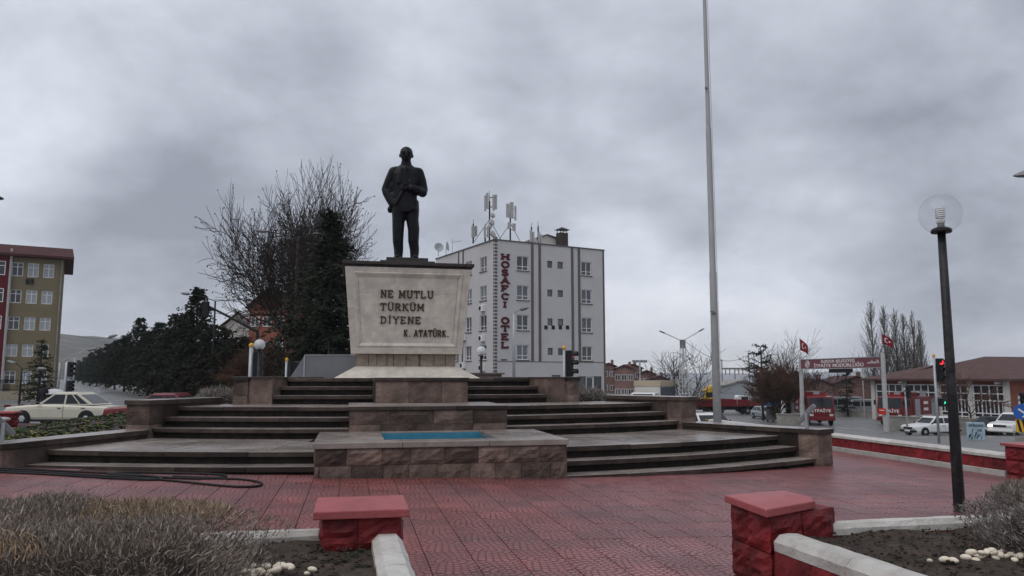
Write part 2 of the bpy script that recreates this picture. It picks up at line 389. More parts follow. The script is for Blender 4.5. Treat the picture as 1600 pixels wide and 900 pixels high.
for i in range(-27, 27):
    for j in range(-33, 32):
        s, t = (i+.5)*T, (j+.5)*T+.03
        if abs(s) > 11.0: continue
        rr = math.hypot(s, t-17.4)
        if rr < 17.2 and -R(23.5) < math.atan2(s, 17.4-t) < R(26.8): continue
        if -2 < s < 2 and 0.3 < t < 3: continue
        if t > 1 and rr < 17.4 and abs(s) < 7: continue
        if (s < -1.5 and t < -7.5) or (s > 1.6 and t < -8.0): continue
        p = W(s, t, zplaza(s)); 
        if p.y < -1: continue
        cyy = (p.z-EYE)
        fy = max(.1, p.y*math.cos(PITCH)+cyy*math.sin(PITCH))
        u = 800+F*p.x/fy; v = 450-F*(-p.y*math.sin(PITCH)+cyy*math.cos(PITCH))/fy
        if t > 10: continue
        hid = not (-60 < u < 1660 and v < 960) or (u < 400 and v > 800) or (u > 1290 and v > 815) or (u < 600 and v > 850) or (u > 1140 and v > 800)
        tiles.append((p.length+(100 if hid else 0), s, t, (i+j*3) % 2))
tiles.sort()
vs, fs = tile_geo(); base_me = []
for fl in (0, 1):
    me = bpy.data.meshes.new('paving_tile'); me.from_pydata(vs, [], fs); me.update(); add_uv(me, flips=[fl]); me.materials.append(MATS['paving']); base_me.append(me)
rt = random.Random(3)
far = MB(); flips = []
for k, (d, s, t, fl) in enumerate(tiles):
    dz_ = rt.uniform(-.0015, .0015)
    if k < 300:
        o = bpy.data.objects.new('paving_tile', base_me[fl]); col.objects.link(o); o.parent = plaza
        o.location = (s, t, zplaza(s)+dz_); o.rotation_euler = (rt.uniform(-.004, .004), TILT+rt.uniform(-.003, .003), 0)
    else:
        far.add(vs, fs, Matrix.Translation((s, t, zplaza(s)+dz_)) @ Matrix.Rotation(TILT, 4, 'Y')); flips.append(fl)
me = far.mesh('paving_field'); add_uv(me, flips=flips); o = link('paving_field', me, 'paving', plaza); o['kind'] = 'stuff'
# ------------------------------------------------------------------ monument terrace
mon = thing('monument', 'stepped brown stone monument terrace with fountain basin and pale inscribed pedestal', 'monument', O, ROT)
TC = 17.4; PHS = {-1: R(24.0), 1: R(27.3)}; PHW = PHS; PHU = {-1: R(17.4), 1: R(17.4)}
def pol(r, p): return (r*math.sin(p), TC-r*math.cos(p))
def RS(mb, ra, rb, p0, p1, z0, z1, n=4):
    rings = []
    for i in range(n+1):
        p = p0+(p1-p0)*i/n; a = pol(ra, p); b = pol(rb, p)
        rings.append([(*a, z0), (*a, z1), (*b, z1), (*b, z0)])
    return mb.loft(rings)
L1, L2, L3, RI = .34, .964, 1.588, .208
rs = random.Random(11)
def sheen_worn_top(o):                                # tops paler: wet sky sheen put into the colour, plus wear; faces left dark
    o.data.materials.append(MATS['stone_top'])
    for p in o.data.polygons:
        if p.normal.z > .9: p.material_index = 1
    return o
def flight(radii, ztop, hw, phs, depth_last, seglen):
    for k, (rf, zt) in enumerate(zip(radii, ztop)):
        rb = radii[k+1]-.08 if k+1 < len(radii) else rf-depth_last
        for sg in (-1, 1):
            step = MB(); phmax = phs[sg]; p0 = math.asin((hw-.03)/rf); RS(step, rf-.055, rb, sg*p0, sg*(phmax-.002), zt-.30, zt-.088, 8)
            so_ = step.obj('step', 'stone_riser', mon)
            p0 = math.asin((hw-.01)/rf); n = max(2, round((phmax-p0)*rf/seglen)); cuts = [p0]
            for i in range(1, n): cuts.append(p0+(phmax-p0)*(i+rs.uniform(-.18, .18))/n)
            cuts.append(phmax-.001)
            for a, b in zip(cuts, cuts[1:]):
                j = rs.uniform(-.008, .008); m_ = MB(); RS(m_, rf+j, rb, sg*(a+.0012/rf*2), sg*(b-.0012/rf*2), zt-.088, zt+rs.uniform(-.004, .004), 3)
                sheen_worn_top(m_.obj('slab', 'stone', so_, bevel=.008))
flight([17.53, 17.1, 16.68], [L1-2*RI, L1-RI, L1], 2.1, PHS, .45, 1.35)
flight([13.95, 13.53, 13.1], [L1+RI, L1+2*RI, L2], 1.57, PHS, .45, 1.3)
flight([11.4, 10.98, 10.55], [L2+RI, L2+2*RI, L3], 1.0, PHU, .45, 1.2)
def landing(r0, r1, z, hw, phs, rows):
    pa, pb = -phs[-1], phs[1]; core = MB(); RS(core, r0-.01, r1, pa, pb, z-.5, z-.03, 20); c = core.obj('landing', 'stone_riser', mon)
    for q in range(rows):
        a, b = r0+(r1-r0)*q/rows, r0+(r1-r0)*(q+1)/rows
        n = round((pb-pa)*a/.95)
        for i in range(n):
            p0 = pa+(pb-pa)*i/n; p1 = p0+(pb-pa)/n; sm = pol((a+b)/2, (p0+p1)/2)
            if abs(sm[0]) < hw: continue
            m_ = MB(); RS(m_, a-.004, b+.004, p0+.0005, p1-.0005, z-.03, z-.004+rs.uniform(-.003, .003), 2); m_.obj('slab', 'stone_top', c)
landing(16.23, 13.85, L1, 1.9, PHS, 3)
landing(12.65, 11.3, L2, 1.2, PHS, 2)
# platform under the pedestal
pf = MB(); RS(pf, 10.11, 2.5, -R(20.5), R(20.5), 0.2, L3-.006, 16); pf.box(-3.7, 3.7, 10, 13.5, 0.2, L3-.01); pf.obj('platform', 'stone_top', mon)
# radial end walls with piers
def rough_prism(mb, poly, z0, z1, amp=.02, seg=.25, nz=2, seed=0):
    rnd = random.Random(seed); pts = []; n = len(poly)
    for i in range(n):
        a, b = Vector(poly[i]), Vector(poly[(i+1) % n]); m_ = max(1, round((b-a).length/seg)); nn = Vector(((b-a).y, -(b-a).x)).normalized()
        for k in range(m_): pts.append((a+(b-a)*k/m_, nn, k))
    rings = []
    for j in range(nz+1):
        ring = []
        for p, nn, k in pts:
            q = p if (j in (0, nz)) else p+nn*rnd.uniform(.2, 1)*amp*(1 if k else .3)
            ring.append((q.x, q.y, z0+(z1-z0)*j/nz))
        rings.append(ring)
    return mb.loft(rings)
def radial_wall(sg, ra, rb, z0, z1, th=.48, seed=0, courses=2, mat_='stone_rough', PH=None):
    PH = PH or PHS[sg]
    er = Vector((math.sin(PH)*sg, -math.cos(PH))); ep = Vector((math.cos(PH)*sg, math.sin(PH)))
    c = Vector((0, TC))
    def q(r, w_): v = c+er*r+ep*w_; return (v.x, v.y)
    core = MB()
    base = [q(ra, .0), q(ra, th), q(rb, th), q(rb, .0)]
    if sg < 0: base = base[::-1]
    wl = MB().loft([[(x, y, z0-.4) for x, y in base], [(x, y, z1-.11) for x, y in base]]).obj('end_wall', 'stone_riser', mon)
    zc_ = [z0+(z1-.10-z0)*i/courses for i in range(courses+1)]
    L_ = ra-rb; n = max(1, round(L_/.85)); k = 0
    for ci in range(courses):
        # pier head stone at the front end, then blocks along the inner and outer sides
        poly = [q(ra+.045, -.035), q(ra+.045, th+.035), q(ra-.40, th+.035), q(ra-.40, -.035)]
        if sg < 0: poly = poly[::-1]
        b = MB(); rough_prism(b, poly, zc_[ci]+.003, zc_[ci+1]-.003, .035, .2, 3, seed+ci); b.obj('stone_block', mat_, wl)
        for i in range(n):
            r0 = ra-.405-(L_-.405)*i/n; r1 = ra-.405-(L_-.405)*(i+1)/n
            poly = [q(r0-.004, -.025), q(r0-.004, th+.025), q(r1+.004, th+.025), q(r1+.004, -.025)]
            if sg < 0: poly = poly[::-1]
            b = MB(); rough_prism(b, poly, zc_[ci]+.003, zc_[ci+1]-.003, .018, .3, 2, seed+10*i+ci); b.obj('stone_block', 'stone', wl)
    for i in range(n):
        r0 = ra+.09-(L_+.09)*i/n; r1 = ra+.09-(L_+.09)*(i+1)/n
        poly = [q(r0-.002, -.07), q(r0-.002, th+.07), q(r1+.002, th+.07), q(r1+.002, -.07)]
        if sg < 0: poly = poly[::-1]
        sheen_worn_top(MB().loft([[(x, y, z1-.10) for x, y in poly], [(x, y, z1) for x, y in poly]]).obj('cap_slab', 'stone', wl, bevel=.01))
for sg in (-1, 1):
    radial_wall(sg, 17.55, 14.05, -.32, .52, seed=20+sg)
    radial_wall(sg, 14.0, 11.45, .2, 1.13, seed=40+sg)
    radial_wall(sg, 11.42, 6.5, .8, 1.62, .3, seed=60+sg, PH=R(20.6))
    # inner cheek between the upper steps and the end wall
    ck = MB(); RS(ck, 11.40, 10.0, sg*R(17.42), sg*R(20.59), .9, L3+.01, 4); o = ck.obj('cheek_block', 'stone_rough', mon)
    c2_ = MB(); RS(c2_, 11.46, 9.9, sg*R(17.2), sg*R(20.2), L3+.01, 1.615, 4); c2_.obj('cap_slab', 'stone', o, bevel=.01)
# fountain basin: core, two courses of split stones, rim slabs and blue pool
bs = MB(); bs.box(-2.06, -1.0, .07, 2.57, -.4, .45); bs.box(1.0, 2.06, .07, 2.57, -.4, .45); bs.box(-1, 1, .07, .45, -.4, .45); bs.box(-1, 1, 2.3, 2.57, -.4, .45)
basin = bs.obj('fountain_basin', 'stone_riser', mon)
for row, (za, zb, cnt, off) in enumerate(((-.30, .178, 9, .5), (.184, .452, 8, 0))):
    e_ = [-2.1]+sorted(-2.1+4.2*(i+off*.6+rs.uniform(-.12, .12))/cnt for i in range(1 if not off else 0, cnt) if i+off > .4)+[2.1]
    for i, (a, b) in enumerate(zip(e_, e_[1:])):
        m_ = MB(); rough_block(m_, a+.003, b-.003, za, zb, 0.0, .085, .035, 5, 4, row*50+i); m_.obj('stone_block', 'stone_rough', basin)
    for sg in (-1, 1):
        for i in range(3):
            m_ = MB(); rough_block(m_, .09+i*.82, .09+i*.82+.812, za, zb, 0, .05, .02, 4, 3, row*70+i)
            M_ = Matrix(((0, -sg*1.0, 0, 0), (1, 0, 0, 0), (0, 0, 1, 0), (0, 0, 0, 1)))
            m_.v = [(sg*(2.1-y_), x_, z_) for x_, y_, z_ in m_.v]; m_.obj('stone_block', 'stone_rough', basin)
for (a, b, c, d) in ((-2.13, -.7, -.035, .45), (-.697, .75, -.035, .45), (.753, 2.13, -.035, .45), (-2.13, -.97, .453, 2.56), (.97, 2.13, .453, 2.56), (-.967, .967, 2.33, 2.56)):
    MB().box(a, b, c, d, .455, .555).obj('rim_slab', 'stone_top', basin, bevel=.012)
pl = MB(); pl.box(-.99, .99, 2.27, 2.296, .1, .53); pl.box(-.996, -.97, .46, 2.26, .1, .45); pl.box(.97, .996, .46, 2.26, .1, .45); pl.box(-.96, .96, .452, .47, .1, .45); pl.obj('pool_lining', 'pool_blue', basin)
MB().box(-.965, .965, .475, 2.265, .12, .27).obj('pool_water', 'water', basin)
# middle block and upper block
def front_block(hw, t0, t1, z0, z1, rows, nm, capth=.085):
    core = MB().box(-hw+.03, hw-.03, t0+.06, t1, z0-.2, z1-capth).obj(nm, 'stone_riser', mon)
    zz = [z0+(z1-capth-z0)*f for f in rows]
    for r_, (za, zb) in enumerate(zip(zz, zz[1:])):
        cnt = max(3, round(2*hw/(.62 if r_ == 0 else .85)))
        e_ = [-hw]+[-hw+2*hw*(i+rs.uniform(-.15, .15))/cnt for i in range(1, cnt)]+[hw]
        for i, (a, b) in enumerate(zip(e_, e_[1:])):
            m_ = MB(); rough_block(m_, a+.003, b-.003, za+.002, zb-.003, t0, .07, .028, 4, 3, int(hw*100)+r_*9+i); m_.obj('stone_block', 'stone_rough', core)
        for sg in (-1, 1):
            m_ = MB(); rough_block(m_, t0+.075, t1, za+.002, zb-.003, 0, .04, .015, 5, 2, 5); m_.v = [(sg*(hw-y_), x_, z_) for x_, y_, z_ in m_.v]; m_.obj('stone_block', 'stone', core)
    n = max(2, round(2*hw/1.1))
    for i in range(n):
        a, b = -hw-.03+(2*hw+.06)*i/n, -hw-.03+(2*hw+.06)*(i+1)/n
        sheen_worn_top(MB().box(a+.002, b-.002, t0-.035, t1, z1-capth+.002, z1).obj('cap_slab', 'stone', core, bevel=.01))
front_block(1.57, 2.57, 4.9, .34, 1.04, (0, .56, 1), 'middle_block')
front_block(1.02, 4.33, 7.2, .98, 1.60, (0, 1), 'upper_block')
# pedestal
PT = 9.0; PS = -.09
def frustum(mb, hw0, hd0, z0, hw1, hd1, z1, c=PT):
    return mb.loft([[(-hw0, c-hd0, z0), (hw0, c-hd0, z0), (hw0, c+hd0, z0), (-hw0, c+hd0, z0)], [(-hw1, c-hd1, z1), (hw1, c-hd1, z1), (hw1, c+hd1, z1), (-hw1, c+hd1, z1)]])
zb0, zb1, zb2, zb3 = L3-.01, 1.90, 2.235, 4.56
ped = frustum(MB(), 1.93, 1.45, zb0, 1.36, .88, zb1).obj('pedestal', 'travertine', mon, bevel=.01)
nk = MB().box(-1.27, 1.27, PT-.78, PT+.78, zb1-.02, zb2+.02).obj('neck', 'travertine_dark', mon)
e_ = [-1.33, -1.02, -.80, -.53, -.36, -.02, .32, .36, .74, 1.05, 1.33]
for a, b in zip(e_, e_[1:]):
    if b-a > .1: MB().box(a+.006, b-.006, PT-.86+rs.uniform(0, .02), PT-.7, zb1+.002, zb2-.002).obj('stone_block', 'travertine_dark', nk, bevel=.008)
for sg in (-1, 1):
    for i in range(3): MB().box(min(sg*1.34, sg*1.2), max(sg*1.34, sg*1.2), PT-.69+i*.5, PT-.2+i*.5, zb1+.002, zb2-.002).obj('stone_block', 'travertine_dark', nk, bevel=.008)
HB, HT, DB, DT = 1.49, 1.70, .98, 1.14
def fr(f, z0=zb2, z1=zb3): return HB+(HT-HB)*f, DB+(DT-DB)*f, z0+(z1-z0)*f
def slabface(mb, x0f, x1f, f0, f1, out0, out1):
    """plate on the leaning front: x as a fraction of the half width, f height fraction"""
    def p(xf, f, o): h, d, z = fr(f); return (xf*h, PT-d-o, z)
    return mb.add([p(x0f, f0, out0), p(x1f, f0, out0), p(x1f, f1, out0), p(x0f, f1, out0), p(x0f, f0, out1), p(x1f, f0, out1), p(x1f, f1, out1), p(x0f, f1, out1)],
                  [(0, 3, 2, 1), (4, 5, 6, 7), (0, 1, 5, 4), (1, 2, 6, 5), (2, 3, 7, 6), (3, 0, 4, 7)])
die = frustum(MB(), HB, DB, zb2, HT, DT, zb3).obj('pedestal_die', 'travertine', mon)
for row, (f0, f1, cuts) in enumerate(((.13, .42, (-.8, -.35, .0, .45, .8)), (.42, .70, (-.8, -.5, .1, .35, .8)), (.70, .88, (-.8, -.15, .3, .8)))):
    for a, b in zip(cuts, cuts[1:]):
        m_ = MB(); slabface(m_, a+.0015, b-.0015, f0+.001, f1-.001, -.02, .012+rs.uniform(0, .002)); m_.obj('panel_stone', 'travertine', die)
for (a, b, f0, f1) in ((-.995, .995, .0, .075), (-.995, .995, .945, .998), (-.995, -.885, .075, .51), (-.995, -.885, .512, .945), (.885, .995, .075, .945)):
    m_ = MB(); slabface(m_, a, b, f0, f1, -.02, .05); m_.obj('frame_stone', 'travertine', die, bevel=.006)
def moulding(a, b, f0, f1, horiz, rev):
    m_ = MB()
    def p(xf, f, o): h, d, z = fr(f); return (xf*h, PT-d-o, z)
    prof = [(0, .045), (.25, .07), (.5, .055), (.75, .03), (1, .012)]
    if rev: prof = [(1-q, o) for q, o in prof][::-1]
    r0 = []; r1 = []
    for q, o in prof:
        if horiz:
            ins = (q if not rev else 1-q)*.07
            r0.append(p(a+ins, f0+(f1-f0)*q, o)); r1.append(p(b-ins, f0+(f1-f0)*q, o))
        else:
            ins = (q if not rev else 1-q)*.065
            r0.append(p(a+(b-a)*q, f0+ins, o)); r1.append(p(a+(b-a)*q, f1-ins, o))
    m_.loft([r0, r1], caps=False, closed=False); m_.obj('moulding', 'travertine', die)
moulding(-.885, .885, .075, .13, True, False); moulding(-.885, .885, .88, .945, True, True)
moulding(-.885, -.81, .075, .945, False, False); moulding(.81, .885, .075, .945, False, True)
# dark cap: three slabs on the front edge and the plinth tiers
capo = MB().box(-1.71, 1.71, PT-1.15, PT+1.22, zb3+.002, zb3+.06).obj('pedestal_cap', 'dark_slab', mon)
for a, b in ((-1.78, -.72), (-.715, .6), (.605, 1.78)):
    MB().box(a, b, PT-1.25, PT+1.28, zb3+.06, zb3+.145).obj('cap_slab', 'dark_slab', capo, bevel=.01)
zt0 = zb3+.147
MB().box(-.76, .76, PT-.62, PT+.62, zt0, zt0+.13).obj('plinth', 'dark_slab', capo, bevel=.01)
MB().box(-.58, .58, PT-.48, PT+.48, zt0+.132, zt0+.24).obj('plinth', 'dark_slab', capo, bevel=.01)
ZST = zt0+.241
# ------------------------------------------------------------------ lettering (slab-serif strokes)
def arc(cx, cy, rx, ry, a0, a1, n=8): return [(cx+rx*math.cos(R(a0+(a1-a0)*i/n)), cy+ry*math.sin(R(a0+(a1-a0)*i/n))) for i in range(n+1)]
S = True
GL = {  # strokes: (points, serif at start, serif at end)
 'N': [([(.1, 0), (.1, 1)], S, S), ([(.1, 1), (.6, 0)], 0, 0), ([(.6, 0), (.6, 1)], 0, S)],
 'E': [([(.12, 0), (.12, 1)], 0, 0), ([(.0, .93), (.6, .93)], 0, 0), ([(.12, .5), (.48, .5)], 0, 0), ([(.0, .07), (.62, .07)], 0, 0), ([(.59, .07), (.59, .25)], 0, 0), ([(.57, .75), (.57, .93)], 0, 0)],
 'M': [([(.1, 0), (.1, 1)], S, S), ([(.1, 1), (.4, .25)], 0, 0), ([(.4, .25), (.7, 1)], 0, 0), ([(.7, 1), (.7, 0)], S, S)],
 'U': [([(.1, 1), (.1, .3)]+arc(.35, .3, .25, .25, 180, 360)+[(.6, 1)], S, S)],
 'T': [([(.35, 0), (.35, 1)], S, 0), ([(0, .93), (.7, .93)], 0, 0), ([(.03, .7), (.03, .93)], 0, 0), ([(.67, .7), (.67, .93)], 0, 0)],
 'L': [([(.12, 0), (.12, 1)], 0, S), ([(0, .07), (.62, .07)], 0, 0), ([(.59, .07), (.59, .3)], 0, 0)],
 'R': [([(.1, 0), (.1, 1)], S, 0), ([(0, .93), (.35, .93)]+arc(.36, .71, .22, .22, 90, -90, 7)+[(.1, .49)], 0, 0), ([(.34, .49), (.6, 0)], 0, S)],
 'K': [([(.1, 0), (.1, 1)], S, S), ([(.1, .42), (.58, 1)], 0, S), ([(.26, .6), (.62, 0)], 0, S)],
 'D': [([(.12, 0), (.12, 1)], 0, 0), ([(0, .93), (.3, .93)]+arc(.3, .5, .32, .43, 90, -90, 9)+[(0, .07)], 0, 0)],
 'I': [([(.2, 0), (.2, 1)], S, S)],
 'Y': [([(.35, 0), (.35, .45)], S, 0), ([(.35, .45), (.06, 1)], 0, S), ([(.35, .45), (.64, 1)], 0, S)],
 'A': [([(.05, 0), (.35, 1)], S, 0), ([(.35, 1), (.65, 0)], 0, S), ([(.18, .35), (.52, .35)], 0, 0)],
 'H': [([(.1, 0), (.1, 1)], S, S), ([(.62, 0), (.62, 1)], S, S), ([(.1, .5), (.62, .5)], 0, 0)],
 'O': [(arc(.36, .5, .29, .45, 0, 360, 18), 0, 0)],
 'S': [(arc(.33, .73, .22, .2, 20, 265, 9)+arc(.33, .26, .24, .21, 85, -160, 9), 0, 0)],
 'F': [([(.12, 0), (.12, 1)], S, 0), ([(0, .93), (.6, .93)], 0, 0), ([(.12, .5), (.46, .5)], 0, 0), ([(.57, .72), (.57, .93)], 0, 0)],
 'C': [(arc(.38, .5, .29, .44, 50, 310, 14), S, 0)],
}
WID = {'I': .42, 'M': .85, '.': .3, ' ': .35}
def glyph(mb, ch, x, z, h, wscale, th, P3, serif=True, dep=.03):
    """P3(x,z,o) maps letter plane to local space; returns advance"""
    base = {'Ü': 'U', 'İ': 'I', 'Ş': 'S', 'Ö': 'O', 'Ğ': 'G'}.get(ch, ch)
    eps = [0]
    def seg(a, b, t_):
        a, b = Vector(a), Vector(b); d = (b-a).normalized()*t_*.0; n_ = Vector((-(b-a).y, (b-a).x)).normalized()*t_/2
        eps[0] += .0006; o = dep+eps[0]
        c = [a+n_, a-n_, b-n_, b+n_]
        vs_ = [P3(q.x, q.y, -.02) for q in c]+[P3(q.x, q.y, o) for q in c]
        mb.add(vs_, [(0, 1, 2, 3), (7, 6, 5, 4), (0, 4, 5, 1), (1, 5, 6, 2), (2, 6, 7, 3), (3, 7, 4, 0)])
    sc_ = lambda p: (x+p[0]*h*wscale, z+p[1]*h)
    for pts, s0, s1 in GL.get(base, []):
        q = [sc_(p) for p in pts]
        for i in range(len(q)-1):
            a, b = Vector(q[i]), Vector(q[i+1]); d = (b-a).normalized()*th*.22 if len(q) > 2 else Vector((0, 0))
            seg(a-d, b+d, th)
        if serif:
            for f_, p in ((s0, q[0]), (s1, q[-1])):
                if f_:
                    zz = min(max(p[1], z+th*.35), z+h-th*.35); seg((p[0]-th*.95, zz), (p[0]+th*.95, zz), th*.7)
    if ch == '.': seg((x+.06*h, z+th*.5), (x+.06*h+th, z+th*.5), th)
    if ch == 'Ü':
        for fx in (.22, .48): seg((x+fx*h*wscale-th*.4, z+h*1.17), (x+fx*h*wscale+th*.4, z+h*1.17), th*.8)
    if ch == 'İ': seg((x+.2*h*wscale-th*.45, z+h*1.17), (x+.2*h*wscale+th*.45, z+h*1.17), th*.8)
    if ch == 'Ş': seg((x+.33*h*wscale, z-h*.2), (x+.33*h*wscale, z), th*.7)
    return WID.get(base, .72)*h*wscale
def on_front(u, v):
    """pixel -> (x, height fraction) on the leaning pedestal front"""
    o_ = Vector((0, 0, EYE)); d_ = pix_dir(u, v); lo, hi = 10.0, 40.0
    for _ in range(50):
        k = (lo+hi)/2; p = o_+d_*k; s, t = ST(p.x, p.y); f = (p.z-zb2)/(zb3-zb2); dd = DB+(DT-DB)*f
        if t < PT-dd-.012: lo = k
        else: hi = k
    return s-PS, p.z
def front_P3(x, z, o):
    f = (z-zb2)/(zb3-zb2); return (x, PT-(DB+(DT-DB)*f)-.014-o, z)
for txt, u0, u1, v0, v1, th, serif in (('NE MUTLU', 595, 677, 453, 465, .033, True), ('TÜRKÜM', 594, 663, 473.5, 485, .031, True), ('DİYENE', 594.5, 658, 494, 505.5, .031, True), ('K. ATATÜRK.', 631, 701, 515, 526, .029, False)):
    (xa, zb_), (xb, zt_) = on_front(u0, v1), on_front(u1, v0)
    h = on_front(u0, v0)[1]-zb_
    adv = sum(WID.get({'Ü': 'U', 'İ': 'I'}.get(c, c), .72) for c in txt)+(len(txt)-1)*.17
    wsc = (xb-xa)/(adv*h); x = xa
    slope = (on_front(u1, v1)[1]-zb_)
    for c in txt:
        mb = MB(); x += glyph(mb, c, x, zb_, h, wsc, th, front_P3, serif)+.17*h*wsc
        if mb.v: mb.obj('letter', 'letter_metal', die)
for o in (ped, nk, die, capo): o.location.x = PS
# grey sloping screen wall beside the pedestal
Yp = 23.2; xa, xb, xc = XU(452, Yp), XU(475, Yp), XU(575, Yp); zt_ = ZV(555, Yp)
scr = thing('screen_wall', 'plain grey panel with slanted end standing behind the inscribed pedestal', 'panel', (xa, Yp, L3), 0)
MB().prism([(0, -.02), (xb-xa, zt_-L3), (xc-xa, zt_-L3-.03), (xc-xa, -.02)], 0, .5).obj('panel', 'panel_grey', scr, bevel=.01)
MB().box(xb-xa-.02, xb-xa+.02, -.02, .0, -.01, zt_-L3-.01).obj('edge_strip', 'galv', scr)
MB().box(xb-xa, xc-xa, -.015, .52, zt_-L3-.005, zt_-L3+.02).obj('top_strip', 'galv', scr)
# ------------------------------------------------------------------ bronze statue (one continuous body)
def voxelize(mb, vox, smoothn, m, name, parent, scale=1):
    me = mb.mesh('tmp'); o = bpy.data.objects.new('tmp', me); col.objects.link(o)
    bm = bmesh.new(); bm.from_mesh(me); bmesh.ops.recalc_face_normals(bm, faces=bm.faces); bm.to_mesh(me); bm.free()
    r = o.modifiers.new('r', 'REMESH'); r.mode = 'VOXEL'; r.voxel_size = vox
    if smoothn: q = o.modifiers.new('s', 'SMOOTH'); q.iterations = smoothn; q.factor = .5
    dg = bpy.context.evaluated_depsgraph_get(); nm = bpy.data.meshes.new_from_object(o.evaluated_get(dg))
    bpy.data.objects.remove(o); nm.name = name
    return link(name, nm, m, parent, smooth=True)
def etube(mb, pts, n=14):
    """pts: (x,y,z,rx,ry) rings, horizontal ellipses"""
    rings = []
    for x, y, z, rx, ry in pts: rings.append([(x+rx*math.cos(2*math.pi*k/n), y+ry*math.sin(2*math.pi*k/n), z) for k in range(n)])
    return mb.loft(rings)
def limb(mb, pts, n=12):
    mb.tube([p[:3] for p in pts], [p[3] for p in pts], n)
    for p in pts: mb.ell(p[:3], (p[3]*.99,)*3, 10, 8)
def man(mb):
    """1 unit tall, facing -y; x to the viewer's right"""
    # shoes, trouser legs
    for sx, fx, kx, hx in ((-1, -.050, -.056, -.054), (1, .086, .076, .062)):
        etube(mb, [(fx, .01, .012, .034, .05), (fx, .008, .05, .038, .046), (fx, .006, .09, .041, .046), (kx, -.004, .16, .046, .050), (kx, -.006, .27, .051, .055), (hx, 0, .36, .056, .062), (hx, 0, .44, .061, .070), (hx*.9, 0, .52, .062, .074)])
        mb.ell((fx+sx*.008, -.045, .016), (.028, .062, .018)); mb.ell((fx+sx*.004, .02, .018), (.026, .04, .02))
    # jacket body
    etube(mb, [(.012, .0, .405, .098, .074), (.010, 0, .45, .105, .078), (.0, 0, .52, .104, .076), (-.005, 0, .60, .103, .074), (.0, 0, .68, .112, .080), (.002, .004, .75, .122, .080), (.003, .006, .79, .116, .068), (.003, .008, .815, .085, .055), (.003, .008, .84, .05, .045)], 20)
    mb.ell((-.080, .008, .792), (.050, .050, .032)); mb.ell((.088, .008, .790), (.050, .050, .032))
    # jacket skirts and the fold pushed back by the pocketed hand
    mb.ell((.065, -.015, .44), (.052, .062, .055)); mb.ell((-.10, .025, .47), (.042, .05, .045)); mb.ell((-.128, .03, .445), (.026, .034, .032)); mb.ell((-.10, .012, .54), (.045, .05, .08)); mb.ell((-.112, .015, .64), (.04, .045, .08))
    mb.cbox((-.045, -.070, .54), (.02, .03, .17), 0, 0, R(28)); mb.cbox((.045, -.072, .55), (.016, .03, .26), 0, 0, R(-4))
    # lapels, shirt front, tie
    mb.cbox((-.044, -.070, .725), (.030, .018, .15), 0, R(-2), R(14)); mb.cbox((.049, -.070, .725), (.030, .018, .15), 0, R(-2), R(-14))
    mb.cbox((.002, -.070, .72), (.018, .022, .14)); mb.ell((.002, -.062, .80), (.016, .018, .02))
    # arm with hand in pocket (viewer's left)
    limb(mb, [(-.104, .008, .775, .046), (-.134, .018, .70, .046), (-.166, .03, .62, .042), (-.160, .02, .595, .041), (-.128, .0, .53, .040), (-.098, -.012, .48, .040)])
    # bent arm across the waist (viewer's right)
    limb(mb, [(.112, .008, .775, .046), (.136, .018, .70, .046), (.152, .022, .625, .044), (.148, .005, .598, .043), (.10, -.06, .602, .040), (.055, -.092, .608, .034)])
    # hand: palm, four fingers, thumb
    mb.ell((.018, -.105, .612), (.030, .018, .024))
    for i, (dz_, ln) in enumerate(((.017, .040), (.006, .047), (-.006, .044), (-.017, .034))):
        limb(mb, [(.0, -.112, .612+dz_, .0085), (-.02, -.118, .611+dz_, .008), (-.02-ln*.5, -.108, .607+dz_, .007)], 8)
    limb(mb, [(.022, -.112, .632, .0095), (.004, -.122, .645, .0085), (-.012, -.12, .644, .0075)], 8)
    # neck and head
    etube(mb, [(.003, .006, .81, .054, .052), (.003, .002, .85, .047, .048), (.003, -.002, .885, .038, .045)])
    mb.ell((.003, -.010, .936), (.056, .062, .063), 18, 14); mb.ell((.003, -.018, .900), (.045, .046, .044), 14, 10); mb.ell((.003, -.040, .876), (.024, .020, .014))
    mb.cbox((.003, -.067, .940), (.070, .014, .012)); mb.cbox((.003, -.072, .915), (.014, .020, .034), 0, R(14)); mb.cbox((.003, -.062, .890), (.030, .012, .007))
    for sx in (-1, 1): mb.ell((.003+sx*.056, .004, .920), (.008, .013, .019)); mb.ell((.003+sx*.026, -.050, .915), (.013, .012, .014))
    mb.ell((.003, .008, .952), (.0565, .060, .050), 16, 10)
mb = MB(); man(mb); HS = 3.33
mb.v = [(x*HS, y*HS, z*HS) for x, y, z in mb.v]
mb.box(-.34, .40, -.30, .26, -.0, .035)
sp_ = W(-.06+PS, PT, ZST)
st_ = voxelize(mb, .019, 2, 'bronze', 'statue', None)
st_.location = sp_; st_.rotation_euler = (0, 0, ROT*.6)
tag(st_, 'dark bronze statue of a standing man in a suit, one hand in his pocket', 'statue')
